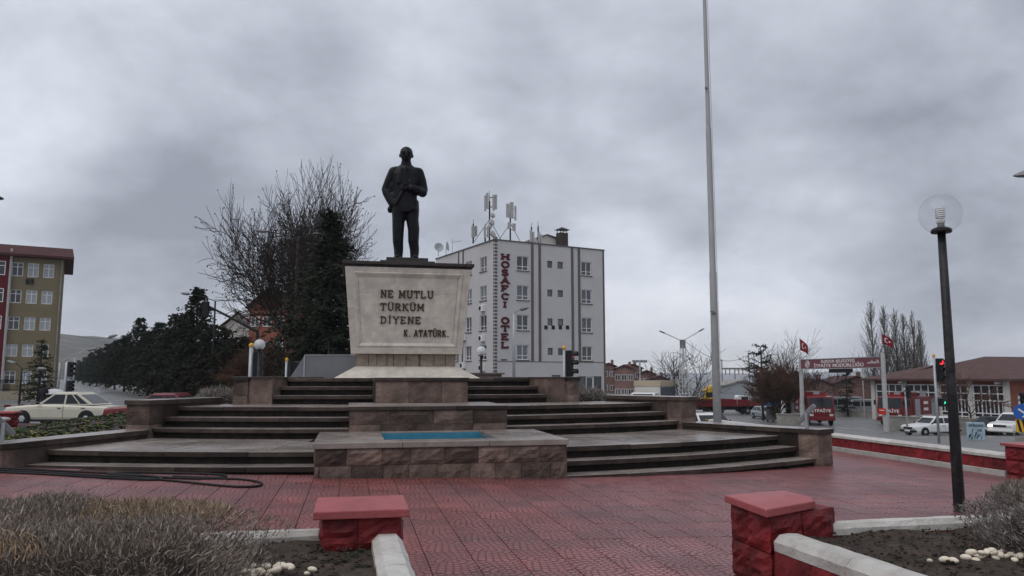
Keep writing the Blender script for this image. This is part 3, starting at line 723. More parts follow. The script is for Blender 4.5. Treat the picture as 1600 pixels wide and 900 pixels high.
# ------------------------------------------------------------------ planters in the foreground
def course_pier(root, poly, z0, z1, courses, seed, m='red_paint'):
    c = Vector((sum(p[0] for p in poly)/len(poly), sum(p[1] for p in poly)/len(poly)))
    inner = [tuple(c+(Vector(p)-c)*.86) for p in poly]
    pr = MB().loft([[(x, y, z0) for x, y in inner], [(x, y, z1-.01) for x, y in inner]]).obj('pier', m, root)
    rnd = random.Random(seed)
    for ci in range(courses):
        za, zb_ = z0+(z1-z0)*ci/courses, z0+(z1-z0)*(ci+1)/courses
        k = len(poly)
        for i in range(k):                      # corner stones: each side split in two
            a, b = Vector(poly[i]), Vector(poly[(i+1) % k]); f = .5+rnd.uniform(-.14, .14)
            for (p, q) in ((a, a+(b-a)*f), (a+(b-a)*f, b)):
                d = (q-p).normalized()*.004; pi_ = c+(p-c)*.84; qi = c+(q-c)*.84
                m_ = MB(); rough_prism(m_, [tuple(p+d), tuple(q-d), tuple(qi-d), tuple(pi_+d)], za+rnd.uniform(0, .008), zb_-rnd.uniform(.002, .010), .034, .06, 6, rnd.randint(0, 9999)); m_.obj('stone', m, pr)
    return pr
def cap_on(root, poly, z0, th, rise, m='red_cap'):
    c = Vector((sum(p[0] for p in poly)/len(poly), sum(p[1] for p in poly)/len(poly)))
    mb = MB(); n = len(poly)
    vs = [(x, y, z0) for x, y in poly]+[(x, y, z0+th) for x, y in poly]+[(c.x, c.y, z0+th+rise)]
    fs = [tuple(reversed(range(n)))]+[(i, (i+1) % n, (i+1) % n+n, i+n) for i in range(n)]+[(i+n, (i+1) % n+n, 2*n) for i in range(n)]
    return mb.add(vs, fs).obj('pier_cap', m, root, bevel=.008)
def wall_run(root, a, b, z0, zw, zc, th, cth, seed, seg=.42, nose=True, courses=1, white_base=0):
    """low wall from a to b (local 2d): rough red stones under white coping slabs"""
    a, b = Vector(a), Vector(b); L_ = (b-a).length; d = (b-a)/L_; n_ = Vector((-d.y, d.x)); rnd = random.Random(seed)
    def q(f, o): v = a+d*f+n_*o; return (v.x, v.y)
    wl = MB().loft([[(*q(0, -th/2+.03), z0-.3), (*q(L_, -th/2+.03), z0-.3), (*q(L_, th/2-.03), z0-.3), (*q(0, th/2-.03), z0-.3)],
                    [(*q(0, -th/2+.03), zw-.004), (*q(L_, -th/2+.03), zw-.004), (*q(L_, th/2-.03), zw-.004), (*q(0, th/2-.03), zw-.004)]]).obj('wall', 'red_paint', root)
    for ci in range(courses):
        za, zb_ = z0+(zw-z0)*ci/courses, z0+(zw-z0)*(ci+1)/courses; f = 0
        while f < L_-.02:
            e_ = min(L_, f+seg*rnd.uniform(.7, 1.3)); e_ = L_ if L_-e_ < .15 else e_
            m_ = MB(); rough_prism(m_, [q(f+.004, -th/2), q(e_-.004, -th/2), q(e_-.004, th/2), q(f+.004, th/2)], za+.002, zb_-.004, .022, .12, 3, rnd.randint(0, 9999)); m_.obj('stone', 'red_paint', wl)
            f = e_
    f = 0
    while f < L_-.02:
        e_ = min(L_, f+.8*rnd.uniform(.85, 1.15)); e_ = L_ if L_-e_ < .3 else e_
        h = cth/2; pr = [(-h, 0), (-h, (zc-zw)*.55), (-h*.6, (zc-zw)*.95), (0, zc-zw), (h*.6, (zc-zw)*.95), (h, (zc-zw)*.55), (h, 0)]
        nseg = max(2, int((e_-f)/.12)); rings = []
        for i in range(nseg+1):
            ff = f+.002+(e_-f-.004)*i/nseg; rings.append([(*q(ff, o+rnd.uniform(-.003, .003)), zw+zz+(rnd.uniform(-.003, .003) if zz else 0)) for o, zz in pr])
        MB().loft(rings).obj('coping_slab', 'white_paint', wl, bevel=0); f = e_
    return wl
def soil_bed(root, poly, z, seed, res=.09, amp=.035, name='soil', m='soil'):
    xs_ = [p[0] for p in poly]; ys_ = [p[1] for p in poly]; x0, x1, y0, y1 = min(xs_), max(xs_), min(ys_), max(ys_)
    nx_, ny_ = int((x1-x0)/res)+1, int((y1-y0)/res)+1; g_ = MB()
    for j in range(ny_+1):
        for i in range(nx_+1):
            x, y = x0+(x1-x0)*i/nx_, y0+(y1-y0)*j/ny_
            h = mnoise.noise((x*2.3, y*2.3, seed))*amp+mnoise.noise((x*8, y*8, seed+3))*amp*.5+mnoise.noise((x*21, y*21, seed+5))*amp*.28
            g_.v.append((x, y, z+h))
    for j in range(ny_):
        for i in range(nx_): a = j*(nx_+1)+i; g_.f.append((a, a+1, a+nx_+2, a+nx_+1))
    return g_.obj(name, m, root, smooth=True)
def leaf_clumps(name, m, parent, spots, nl, ln, wd, seed, up=.5):
    rnd = random.Random(seed); g_ = MB()
    for (x, y, z, sc__) in spots:
        for _ in range(nl):
            a = rnd.uniform(0, 2*math.pi); el = rnd.uniform(.1, 1)*up; l_ = ln*sc__*rnd.uniform(.6, 1.3); w_ = wd*sc__*rnd.uniform(.7, 1.3)
            d = Vector((math.cos(a), math.sin(a), el)).normalized(); n_ = Vector((-math.sin(a), math.cos(a), 0)); p = Vector((x+rnd.gauss(0, .02)*sc__, y+rnd.gauss(0, .02)*sc__, z))
            t_ = p+d*l_; t_.z -= l_*.25; mid = p+d*l_*.55
            g_.add([p, mid+n_*w_, t_, mid-n_*w_], [(0, 1, 2), (0, 2, 3)])
    return g_.obj(name, m, parent, fix=False)
ZS = .47
rp_ = random.Random(5)
# left planter (local frame = monument frame)
pl_l = thing('planter', 'raised soil bed with squat red capped corner pier and short white coping', 'planter', O, ROT)
capc = ST(XU(569, 5.55), 5.55)
def sq(c, h, r=0): return [(c[0]+h*(math.cos(r)*a-math.sin(r)*b), c[1]+h*(math.sin(r)*a+math.cos(r)*b)) for a, b in ((-1, -1), (1, -1), (1, 1), (-1, 1))]
course_pier(pl_l, sq(capc, .255), -.3, .665, 4, 3); cap_on(pl_l, sq(capc, .315), .668, .055, .03)
wall_run(pl_l, (capc[0]+.17, capc[1]-.27), (capc[0]+.19, capc[1]-2.1), 0, .46, .56, .2, .2, 4, courses=2)
wall_run(pl_l, (-7.0, capc[1]+.08), (capc[0]-.27, capc[1]+.08), 0, .46, .545, .16, .13, 5, courses=2)
so_ = soil_bed(pl_l, [(-7, capc[1]-2.4), (capc[0]+.12, capc[1]-2.4), (capc[0]+.12, capc[1]+.06), (-7, capc[1]+.06)], ZS, 1, .05, .03)
spots = [(rp_.uniform(-2.6, capc[0]+.05), rp_.uniform(capc[1]-1.6, capc[1]-.05), ZS, rp_.uniform(.5, 1.3)) for _ in range(90)]
o = leaf_clumps('weeds', 'leaf_dark', pl_l, spots, 7, .05, .012, 2); o['kind'] = 'stuff'
# right planter
pl_r = thing('planter', 'raised soil bed with tall red stone corner pier under a chipped slanting cap', 'planter', O, ROT)
cp = [ST(*p) for p in ((1.60, 5.93), (1.70, 5.27), (2.25, 5.70), (2.13, 6.16))]
bp = [ST(*p) for p in ((1.64, 5.90), (1.755, 5.38), (2.36, 5.78), (2.22, 6.14))]
course_pier(pl_r, bp, -.35, .665, 4, 8); 
# chipped corner: replace the right corner by two points
ch = [cp[0], cp[1], tuple(Vector(cp[1]).lerp(Vector(cp[2]), .86)), tuple(Vector(cp[2]).lerp(Vector(cp[0]), .10)), tuple(Vector(cp[2]).lerp(Vector(cp[3]), .22)), cp[3]]
cap_on(pl_r, ch, .668, .055, .022)
wa = ST(1.86, 5.33); wall_run(pl_r, wa, (wa[0]+.10, wa[1]-2.3), 0, .45, .56, .22, .22, 14, courses=2)
wb = ST(2.25, 5.80); wall_run(pl_r, wb, (8.6, wb[1]+.08), -.15, .46, .545, .16, .14, 15, courses=2)
soil_bed(pl_r, [(wa[0]-.05, wb[1]-3.0), (8.6, wb[1]-3.0), (8.6, wb[1]), (wa[0]-.05, wb[1])], ZS, 4, .05, .035)
spots = [(rp_.uniform(wa[0]+.1, 3.2), rp_.uniform(wb[1]-2.2, wb[1]-.1), ZS, rp_.uniform(.5, 1.1)) for _ in range(160)]
o = leaf_clumps('weeds', 'leaf_dark', pl_r, spots, 6, .035, .010, 9); o['kind'] = 'stuff'
# clods and grit on the soil
def clods(parent, x0, x1, y0, y1, n, seed):
    rnd = random.Random(seed); g_ = MB()
    for _ in range(n):
        r_ = rnd.choice((.004, .006, .008, .012)); g_.ell((rnd.uniform(x0, x1), rnd.uniform(y0, y1), ZS+.012), (r_*rnd.uniform(.8, 1.4), r_*rnd.uniform(.8, 1.4), r_*.8), 5, 4)
    o = g_.obj('soil_clods', 'soil', parent); o['kind'] = 'stuff'
clods(pl_l, -2.8, capc[0], capc[1]-1.8, capc[1], 900, 1); clods(pl_r, wa[0]+.1, 4, wb[1]-2.2, wb[1], 1600, 2)
# ------------------------------------------------------------------ dry lavender hedges
def hedge_mats():
    m = bpy.data.materials.new('dry_stalk'); m.use_nodes = True; t = m.node_tree; b = t.nodes['Principled BSDF']
    a = t.nodes.new('ShaderNodeAttribute'); a.attribute_name = 'tint'; t.links.new(a.outputs['Color'], b.inputs['Base Color']); b.inputs['Roughness'].default_value = .85
    MATS['dry_stalk'] = m
hedge_mats()
def hedge(name, label, hx, hy, hz, loc, rz, n, seed, pal, ln=(.06, .17), wd=.0045, group=None, cat='hedge'):
    root = thing(name, label, cat, loc, rz, group); rnd = random.Random(seed)
    def surf(a, b, c):                          # superellipsoid point
        d = Vector((a, b, c)); k = (abs(d.x)**4+abs(d.y)**4+abs(d.z)**4)**-.25; return d*k
    core = MB(); rings = []
    NU, NV = 26, 10
    for j in range(NV+1):
        el = j/NV*math.pi/2
        rings.append([tuple(Vector((surf(math.cos(2*math.pi*i/NU)*math.cos(el), math.sin(2*math.pi*i/NU)*math.cos(el), math.sin(el)+1e-4)[k]*(hx, hy, hz)[k]*.86 for k in range(3)))*(1+.06*mnoise.noise((i*.7, j*.7, seed)))) for i in range(NU)])
    core.loft(rings); core.obj('woody_core', 'hedge_core', root, smooth=True)
    g_ = MB(); cols = []
    for _ in range(n):
        while True:
            d = Vector((rnd.gauss(0, 1), rnd.gauss(0, 1), abs(rnd.gauss(0, 1))*.9)); 
            if d.length > .1: break
        # spread by area: choose top or sides
        r_ = rnd.random(); at, as_ = 4*hx*hy, 4*(hx+hy)*hz
        if r_ < at/(at+as_): p = Vector((rnd.uniform(-1, 1), rnd.uniform(-1, 1), 1.0)); nn = Vector((0, 0, 1))
        else:
            if rnd.random() < hx/(hx+hy): sg = rnd.choice((-1, 1)); p = Vector((rnd.uniform(-1, 1), sg, rnd.uniform(0, 1))); nn = Vector((0, sg, .25))
            else: sg = rnd.choice((-1, 1)); p = Vector((sg, rnd.uniform(-1, 1), rnd.uniform(0, 1))); nn = Vector((sg, 0, .25))
        k = (abs(p.x)**5+abs(p.y)**5+abs(p.z)**5)**-.2; p = p*k
        lump = 1+.10*mnoise.noise((p.x*hx*2.2, p.y*hy*2.2, p.z*3+seed))
        p = Vector((p.x*hx, p.y*hy, p.z*hz))*lump*rnd.uniform(.88, 1.02); p.z = max(.01, p.z)
        l_ = rnd.uniform(*ln); dirv = (nn*.7+Vector((rnd.gauss(0, .55), rnd.gauss(0, .55), .75+rnd.gauss(0, .35)))).normalized()
        bend = Vector((rnd.gauss(0, .6), rnd.gauss(0, .6), rnd.gauss(-.2, .5)))
        sd_ = dirv.cross(Vector((rnd.gauss(0, 1), rnd.gauss(0, 1), rnd.gauss(0, 1)))).normalized()*wd*rnd.uniform(.6, 1.3)
        p1 = p+dirv*l_*.5; p2 = p+(dirv+bend*.4).normalized()*l_
        g_.add([p-sd_, p+sd_, p1-sd_*.9, p1+sd_*.9, p2], [(0, 1, 3, 2), (2, 3, 4)])
        pick = mnoise.noise((p.x*1.3, p.y*1.3, p.z*2+seed*3.1)); topw = 1 if p.z > hz*.8 else 0
        c = pal[1] if (topw and pick > -.1 and rnd.random() < .75) else (pal[0] if rnd.random() < .75 else pal[2]); f = rnd.uniform(.55, 1.35)
        cols += [(c[0]*f, c[1]*f, c[2]*f, 1)]*5
    o = g_.obj('stalks', 'dry_stalk', root, fix=False); ca = o.data.color_attributes.new('tint', 'FLOAT_COLOR', 'POINT')
    ca.data.foreach_set('color', [x for c in cols for x in c])
    return root
PALB = ((.19, .15, .122), (.30, .215, .135), (.30, .255, .215))
PALG = ((.175, .155, .14), (.21, .175, .145), (.28, .26, .24))
hc = W(-4.45, capc[1]-1.07, ZS-.03); hedge('lavender_hedge', 'broad dry lavender hedge, straw brown on top, in the bed with the squat pier', 2.46, .84, .44, hc, ROT, 78000, 3, PALB, (.02, .065), .0026)
hc = W(4.16, wb[1]-.95, ZS-.03); hedge('lavender_hedge', 'grey dry lavender bush in the soil bed by the tall black globe lamp', 1.60, .60, .44, hc, ROT, 48000, 6, PALG, (.02, .065), .0026)
# white pebbles
def pebbles(c, n, sx, sy, label, group, seed):
    rnd = random.Random(seed)
    me = MB().ell((0, 0, 0), (1, .78, .55), 12, 8).mesh('pebble')
    bm = bmesh.new(); bm.from_mesh(me); bmesh.ops.remove_doubles(bm, verts=bm.verts, dist=.004); bmesh.ops.recalc_face_normals(bm, faces=bm.faces)
    for v in bm.verts: v.co *= 1+.10*mnoise.noise(v.co*1.5)
    bm.to_mesh(me); bm.free(); me.materials.append(MATS['pebble'])
    for p in me.polygons: p.use_smooth = True
    for i in range(n):
        o = bpy.data.objects.new('pebble', me); col.objects.link(o); r_ = rnd.uniform(.020, .038)
        lay = rnd.random() < .35
        p = W(c[0]+rnd.gauss(0, sx)*(.5 if lay else 1), c[1]+rnd.gauss(0, sy)*(.5 if lay else 1), ZS+r_*.45+(.032 if lay else 0))
        o.location = p; o.scale = (r_,)*3; o.rotation_euler = (rnd.uniform(-.4, .4), rnd.uniform(-.4, .4), rnd.uniform(0, 6.3)); tag(o, label, 'pebble', group)
c_ = ST(*P(418, 884, 4.55).xy); pebbles(c_, 30, .13, .09, 'smooth cream pebble heaped at the end of the broad brown hedge', 'pebbles by the broad hedge', 1)
c_ = ST(*P(1535, 862, 5.0).xy); pebbles((c_[0]+.05, c_[1]-.02), 30, .16, .06, 'smooth cream pebble lying at the foot of the grey lavender bush', 'pebbles by the grey bush', 2)
# ------------------------------------------------------------------ globe lamps
def globe_lamp(label, loc, h, rg, rp0, rp1, lean=0, spiral=True, group=None, m='black_pole'):
    root = thing('globe_lamp', label, 'lamp', loc, 0, group); root.rotation_euler = (0, lean, 0)
    zp = h-2*rg*.97
    MB().tube([(0, 0, -.25), (0, 0, .02), (0, 0, zp*.5), (0, 0, zp)], [rp0, rp0, (rp0+rp1)/2, rp1], 20).obj('post', m, root, smooth=True)
    cz = h-rg
    MB().lathe([(rg*.12, 0), (rg*.46, .0), (rg*.48, .02), (rg*.46, .05), (rg*.3, .075)], (0, 0, zp), 24).obj('collar', 'black_metal', root)
    gl = MB(); nv = 18; a0 = math.asin(.40)
    prof = [(rg*math.sin(a), -rg*math.cos(a)) for a in [a0+(math.pi-a0)*i/nv for i in range(nv+1)]]; prof[-1] = (.001, rg)
    gl.lathe(prof, (0, 0, cz), 32); gl.f.pop(-2); go = gl.obj('globe', 'globe_glass' if spiral else 'globe_milky', root, smooth=True)
    MB().tube([(0, 0, zp+.06), (0, 0, zp+rg*.42)], rg*.17, 14).obj('bulb_holder', 'grey_metal', root)
    MB().lathe([(rg*.12, 0), (rg*.19, .02), (rg*.19, rg*.18), (rg*.1, rg*.24)], (0, 0, zp+rg*.42), 14).obj('bulb_base', 'plaster', root)
    if spiral:
        pts = [(rg*.2*math.cos(a), rg*.2*math.sin(a), zp+rg*.75+rg*.5*i/60) for i, a in ((i, i*2*math.pi*5/60) for i in range(61))]
        MB().tube(pts, rg*.038, 6).obj('bulb_spiral', 'white_frame', root, smooth=True)
    else: MB().ell((0, 0, cz), (rg*.28, rg*.28, rg*.4)).obj('bulb', 'white_frame', root, smooth=True)
    return root
Yl = 10.7; gp = P(1499, 790, Yl); s_, t_ = ST(gp.x, gp.y)
globe_lamp('tall peeling black lamp post with clear globe and spiral bulb', (gp.x, gp.y, zplaza(s_)), ZV(304, Yl)-zplaza(s_), .285, .074, .053, 0)
for u, v, rpx, Yg, lab in ((406, 530, 8.5, 27, 'small globe lamp on black post beside yellow topped pole and evergreen trees'), (752, 541, 8, 28, 'small globe lamp on black post in front of the white hotel')):
    p = P(u, v, Yg); zg = max(terr(p.x, Yg), -.5)
    globe_lamp(lab, (p.x, Yg, zg), p.z-zg, rpx*Yg/F, .05, .045, 0, False)
# ------------------------------------------------------------------ low red walls round the plaza
rw = thing('boundary_wall', 'long low red stone wall with white coping bordering the plaza by the street', 'wall', O, ROT)
za = zplaza(11.2)
wall_run(rw, (11.2, 13.0), (11.2, .05), za, za+.34, za+.44, .3, .36, 31, .38, courses=1)
MB().box(10.93, 11.02, .05, 13, za-.05, za+.11).obj('base_kerb', 'white_paint', rw)
course_pier(rw, sq((11.2, -.25), .26), za-.2, za+.60, 3, 33); cap_on(rw, sq((11.2, -.25), .32), za+.602, .055, .02)
wall_run(rw, (11.2, -.55), (11.2, -7.5), za, za+.34, za+.44, .3, .36, 34, .38)
MB().box(10.93, 11.02, -7.5, -.55, za-.05, za+.11).obj('base_kerb', 'white_paint', rw)
lw = thing('boundary_wall', 'low red stone wall with white coping and red pier near the parked cream sedan', 'wall', O, ROT)
za = zplaza(-11.2)
wall_run(lw, (-11.2, 1), (-11.2, 11.65), za, za+.18, za+.27, .3, .36, 41, .4)
course_pier(lw, sq((-11.2, 11.9), .2), za-.2, za+.36, 3, 43); cap_on(lw, sq((-11.2, 11.9), .27), za+.362, .05, .02)
# ------------------------------------------------------------------ flower beds beside the terrace
def bed(sg, label, m, seed, flowers):
    PH = PHS[sg]
    er = Vector((math.sin(PH)*sg, -math.cos(PH))); ep = Vector((math.cos(PH)*sg, math.sin(PH))); c = Vector((0, TC))
    root = thing('flower_bed', label, 'flower bed', O, ROT); rnd = random.Random(seed)
    g_ = MB(); NA, NB = 44, 30; zt = lambda a, b: (.40+(.28*smooth(.35, 1, a) if sg < 0 else -.75*smooth(.42, .9, a)*b)) + .03*mnoise.noise((a*12, b*12, seed))
    spots = []; fl_ = []
    def pt(a, b):
        p0 = c+er*((17.2 if sg < 0 else 16.5)-a*10.0)+ep*.52; xo = 10.7*sg if sg < 0 else 8.9+1.9*smooth(0, .5, a); p1 = Vector((xo, p0.y+ (a-.0)*1.5)); q = p0.lerp(p1, b); zz = zt(a, b)*(1-b**3)+(.12 if sg < 0 else -.4)*b**3; return (q.x, q.y, zz)
    for j in range(NB+1):
        for i in range(NA+1): g_.v.append(pt(i/NA, j/NB))
    for j in range(NB):
        for i in range(NA): a = j*(NA+1)+i; g_.f.append((a, a+1, a+NA+2, a+NA+1))
    g_.obj('soil', 'soil', root, smooth=True)
    for _ in range(1500): x, y, z = pt(rnd.random(), rnd.random()**1.1*.97); spots.append((x, y, z, rnd.uniform(.7, 1.6)))
    o = leaf_clumps('ground_cover', m, root, spots, 9, .075, .026, seed, .9); o['kind'] = 'stuff'
    if flowers:
        o = leaf_clumps('blossoms', 'petal', root, [(x, y, z+.07, 1) for x, y, z, _ in rnd.sample(spots, 130)], 4, .03, .02, seed+1, .5); o['kind'] = 'stuff'
bed(-1, 'leafy bed of yellow pansies beside the steps, near the cream sedan', 'leaf_green', 3, True)
bed(1, 'dark sparse bed of low plants round the flagpole foot', 'leaf_dark', 4, False)
# small clipped hedges on the beds
for u0, u1, vt, Yh, lab, pal in ((312, 376, 609, 22.5, 'small straw grey hedge beside the upper end wall, before the evergreens', PALG), (884, 944, 608, 24.0, 'small straw grey hedge beside the upper end wall, before the hotel shopfront', PALG)):
    xa, xb = XU(u0, Yh), XU(u1, Yh); zt_ = ZV(vt, Yh)
    hedge('dry_hedge', lab, (xb-xa)/2, .5, zt_-.30, ((xa+xb)/2, Yh, .30), ROT, 2600, 8, pal, (.08, .2), .009)
# ------------------------------------------------------------------ flagpole, floodlights, hoses
fp = P(1121, 660, 21.6); fz = .38
fpo = thing('flagpole', 'tall plain off-white flagpole without a flag, rising from the flower bed', 'flagpole', (fp.x, fp.y, fz), 0)
MB().tube([(0, 0, -.3), (0, 0, 0), (0, 0, 4.2), (0, 0, 4.21), (0, 0, 8.4), (0, 0, 8.41), (0, 0, 15)], [.112, .112, .10, .088, .078, .066, .045], 18).obj('pole', 'flagpole_paint', fpo, smooth=True)
MB().tube([(.115, -.06, 1.2), (.09, -.06, 8), (.06, -.05, 14.8)], .008, 5).obj('halyard', 'pole_white', fpo)
cl = MB(); cl.cbox((-.06, -.10, 3.05), (.06, .08, .07)); cl.tube([(-.14, -.12, 3.08), (.02, -.12, 3.02)], .018, 6); cl.obj('cleat', 'grey_metal', fpo)
cl = MB(); cl.cbox((-.05, -.07, 9.6), (.07, .05, .05)); cl.obj('cleat', 'grey_metal', fpo)
def floodlight(label, loc, rz, tilt, ln):
    r_ = thing('floodlight', label, 'floodlight', loc, rz)
    b = MB(); b.cbox((0, 0, .30), (.50, .34, .09), 0, 0, tilt); b.obj('housing', 'grey_metal', r_, bevel=.012)
    n_ = Vector((math.sin(tilt), 0, math.cos(tilt))); b = MB(); b.cbox(Vector((0, 0, .30))+n_*.047, (.44, .28, .01), 0, 0, tilt); b.obj('lens', 'glass_pale', r_)
    b = MB(); b.cbox((0, -.19, .16), (.05, .01, .32)); b.cbox((0, .19, .16), (.05, .01, .32)); b.cbox((0, 0, .006), (.07, .39, .012)); b.obj('bracket', 'galv', r_)
def on_pier(sg): PH = PHS[sg]; er = Vector((math.sin(PH)*sg, -math.cos(PH))); ep = Vector((math.cos(PH)*sg, math.sin(PH))); v = Vector((0, TC))+er*17.2+ep*.24; return W(v.x, v.y, .522)
floodlight('tilted grey floodlight on the stone end pier near the red boundary wall', on_pier(1), R(-25), R(-48), .5)
floodlight('tilted grey floodlight on the stone end pier near the yellow pansies', on_pier(-1)+Vector((-.15, .0, 0)), R(40), R(48), .5)
def hose(pts, r_=.016):
    # catmull-rom through pixel points laid on the paving
    P_ = []
    for u, v in pts:
        d_ = pix_dir(u, v); k = (zplaza(-6)+.02-EYE)/d_.z; q = Vector((0, 0, EYE))+d_*k; s, t = ST(q.x, q.y); q.z = zplaza(s)+r_; P_.append(q)
    out_ = []
    for i in range(len(P_)-1):
        a, b, c, d = P_[max(i-1, 0)], P_[i], P_[i+1], P_[min(i+2, len(P_)-1)]
        for k in range(8):
            t = k/8; out_.append(.5*((2*b)+(c-a)*t+(2*a-5*b+4*c-d)*t*t+(3*b-a-3*c+d)*t**3))
    out_.append(P_[-1]); return out_
h1 = MB(); h1.tube(hose([(-30, 736), (60, 738), (160, 741), (240, 744), (300, 748), (360, 752), (400, 751), (409, 746), (385, 742), (350, 741), (300, 742), (250, 741), (200, 738), (110, 736), (20, 734), (-30, 733)]), .017, 8)
tag(h1.obj('hose', 'rubber', smooth=True), 'black hose whose long loop lies flat on the red paving', 'hose')
h2 = MB(); h2.tube(hose([(-30, 739), (80, 741), (180, 744.5), (240, 745), (252, 742.5), (230, 740), (170, 739), (200, 735.5), (290, 734.8), (345, 735.5), (353, 738), (335, 740), (270, 739.5)]), .017, 8)
tag(h2.obj('hose', 'rubber', smooth=True), 'black hose coiled tight against the bottom step', 'hose')
# ------------------------------------------------------------------ buildings
def on_plane(u, v, org, ang):
    d = pix_dir(u, v); ex = Vector((math.cos(ang), math.sin(ang), 0)); n = Vector((-math.sin(ang), math.cos(ang), 0))
    k = (org-Vector((0, 0, EYE))).dot(n)/d.dot(n); p = Vector((0, 0, EYE))+d*k
    return (p-org).dot(ex), p.z-org.z
def fmap(face):
    """local mapping for a facade: (a along, d outward, z) -> root-local"""
    if face == 'front': return lambda a, d, z: (a, -d, z)
    return lambda a, d, z: (-d, a, z)          # side facade along +y facing -x
def fbox(fm, a0, a1, d0, d1, z0, z1, mb=None):
    mb = mb or MB(); c = [fm(a, d, z) for z in (z0, z1) for a, d in ((a0, d0), (a1, d0), (a1, d1), (a0, d1))]
    return mb.add(c, [(0, 3, 2, 1), (4, 5, 6, 7), (0, 1, 5, 4), (1, 2, 6, 5), (2, 3, 7, 6), (3, 0, 4, 7)])
def window(root, fm, a0, a1, z0, z1, cols=2, low=.28, glass='glass_mid', frame='white_frame', fw=.07, sill=True, depth=.02):
    w_ = MB()
    for x0, x1, y0, y1 in ((a0, a1, z0, z0+fw), (a0, a1, z1-fw, z1), (a0, a0+fw, z0+fw, z1-fw), (a1-fw, a1, z0+fw, z1-fw)): fbox(fm, x0, x1, .004, depth+.05, y0, y1, w_)
    for i in range(1, cols): x = a0+(a1-a0)*i/cols; fbox(fm, x-fw*.5, x+fw*.5, .004, depth+.045, z0+fw, z1-fw, w_)
    if low:
        zz = z0+(z1-z0)*low; fbox(fm, a0+fw, a1-fw, .004, depth+.04, zz-fw*.4, zz+fw*.4, w_)
    o = w_.obj('window', frame, root)
    fbox(fm, a0+fw*.6, a1-fw*.6, .003, depth, z0+fw*.6, z1-fw*.6).obj('pane', glass, o)
    if sill: fbox(fm, a0-.08, a1+.08, .003, .14, z0-.09, z0-.004).obj('sill', 'hotel_trim' if sill is True else sill, o)
    return o
REV = .16
def pierced(root, fm, a0, a1, z0, z1, rects, m, name='facade'):
    """front sheet with openings and their reveals, REV deep"""
    X = sorted({a0, a1, *[r[0] for r in rects], *[r[1] for r in rects]}); Z = sorted({z0, z1, *[r[2] for r in rects], *[r[3] for r in rects]}); g_ = MB()
    for i in range(len(X)-1):
        for j in range(len(Z)-1):
            cx, cz = (X[i]+X[i+1])/2, (Z[j]+Z[j+1])/2
            if any(r[0] < cx < r[1] and r[2] < cz < r[3] for r in rects): continue
            g_.add([fm(X[i], 0, Z[j]), fm(X[i+1], 0, Z[j]), fm(X[i+1], 0, Z[j+1]), fm(X[i], 0, Z[j+1])], [(0, 1, 2, 3)])
    for r in rects:
        c = [(r[0], r[2]), (r[1], r[2]), (r[1], r[3]), (r[0], r[3])]
        for k in range(4):
            p, q = c[k], c[(k+1) % 4]; g_.add([fm(p[0], 0, p[1]), fm(q[0], 0, q[1]), fm(q[0], -REV-.02, q[1]), fm(p[0], -REV-.02, p[1])], [(0, 1, 2, 3)])
    bm = bmesh.new(); me = g_.mesh(name); bm.from_mesh(me); bmesh.ops.remove_doubles(bm, verts=bm.verts, dist=.0005); bm.to_mesh(me); bm.free()
    return link(name, me, m, root)
HOLES = {}
def opening(key, root, fm, a0, a1, z0, z1, *a, **k):
    HOLES.setdefault(key, []).append((a0, a1, z0, z1))
    o = window(root, lambda x, d, z: fm(x, d-REV, z), a0+.005, a1-.005, z0+.005, z1-.005, *a, **{**k, 'sill': False})
    if k.get('sill', True): fbox(fm, a0-.08, a1+.08, .003, .10, z0-.09, z0-.004).obj('sill', 'hotel_trim', o)
    return o
# hotel
HO = P(772, 590, 78); HO.z = terr(HO.x, HO.y)-.2; HA = math.atan2(6.7, 12.0); HA2 = HA+R(90)
hotel = thing('hotel_building', 'white five storey hotel with dark vertical stripes and antennas on its roof', 'building', HO, HA)
htop = ZV(375, 78)-HO.z; wx = on_plane(945, 500, HO, HA)[0]; wy = on_plane(680, 500, HO, HA2)[0]
MB().box(.3, wx, .3, wy, -1.5, htop).obj('wall', 'hotel_wall', hotel)
pr = MB(); pr.box(-.08, wx+.08, -.08, .12, htop+.002, htop+.12); pr.box(-.08, .12, .122, wy+.08, htop+.002, htop+.12); pr.box(.122, wx+.08, wy-.1, wy+.08, htop+.002, htop+.12); pr.box(wx-.1, wx+.08, .122, wy-.102, htop+.002, htop+.12); pr.obj('parapet', 'hotel_trim', hotel)
ff, fs_ = fmap('front'), fmap('side')
rw_ = [(399.6, 422), (445.3, 468.3), (491.5, 515.6), (538.7, 562)]
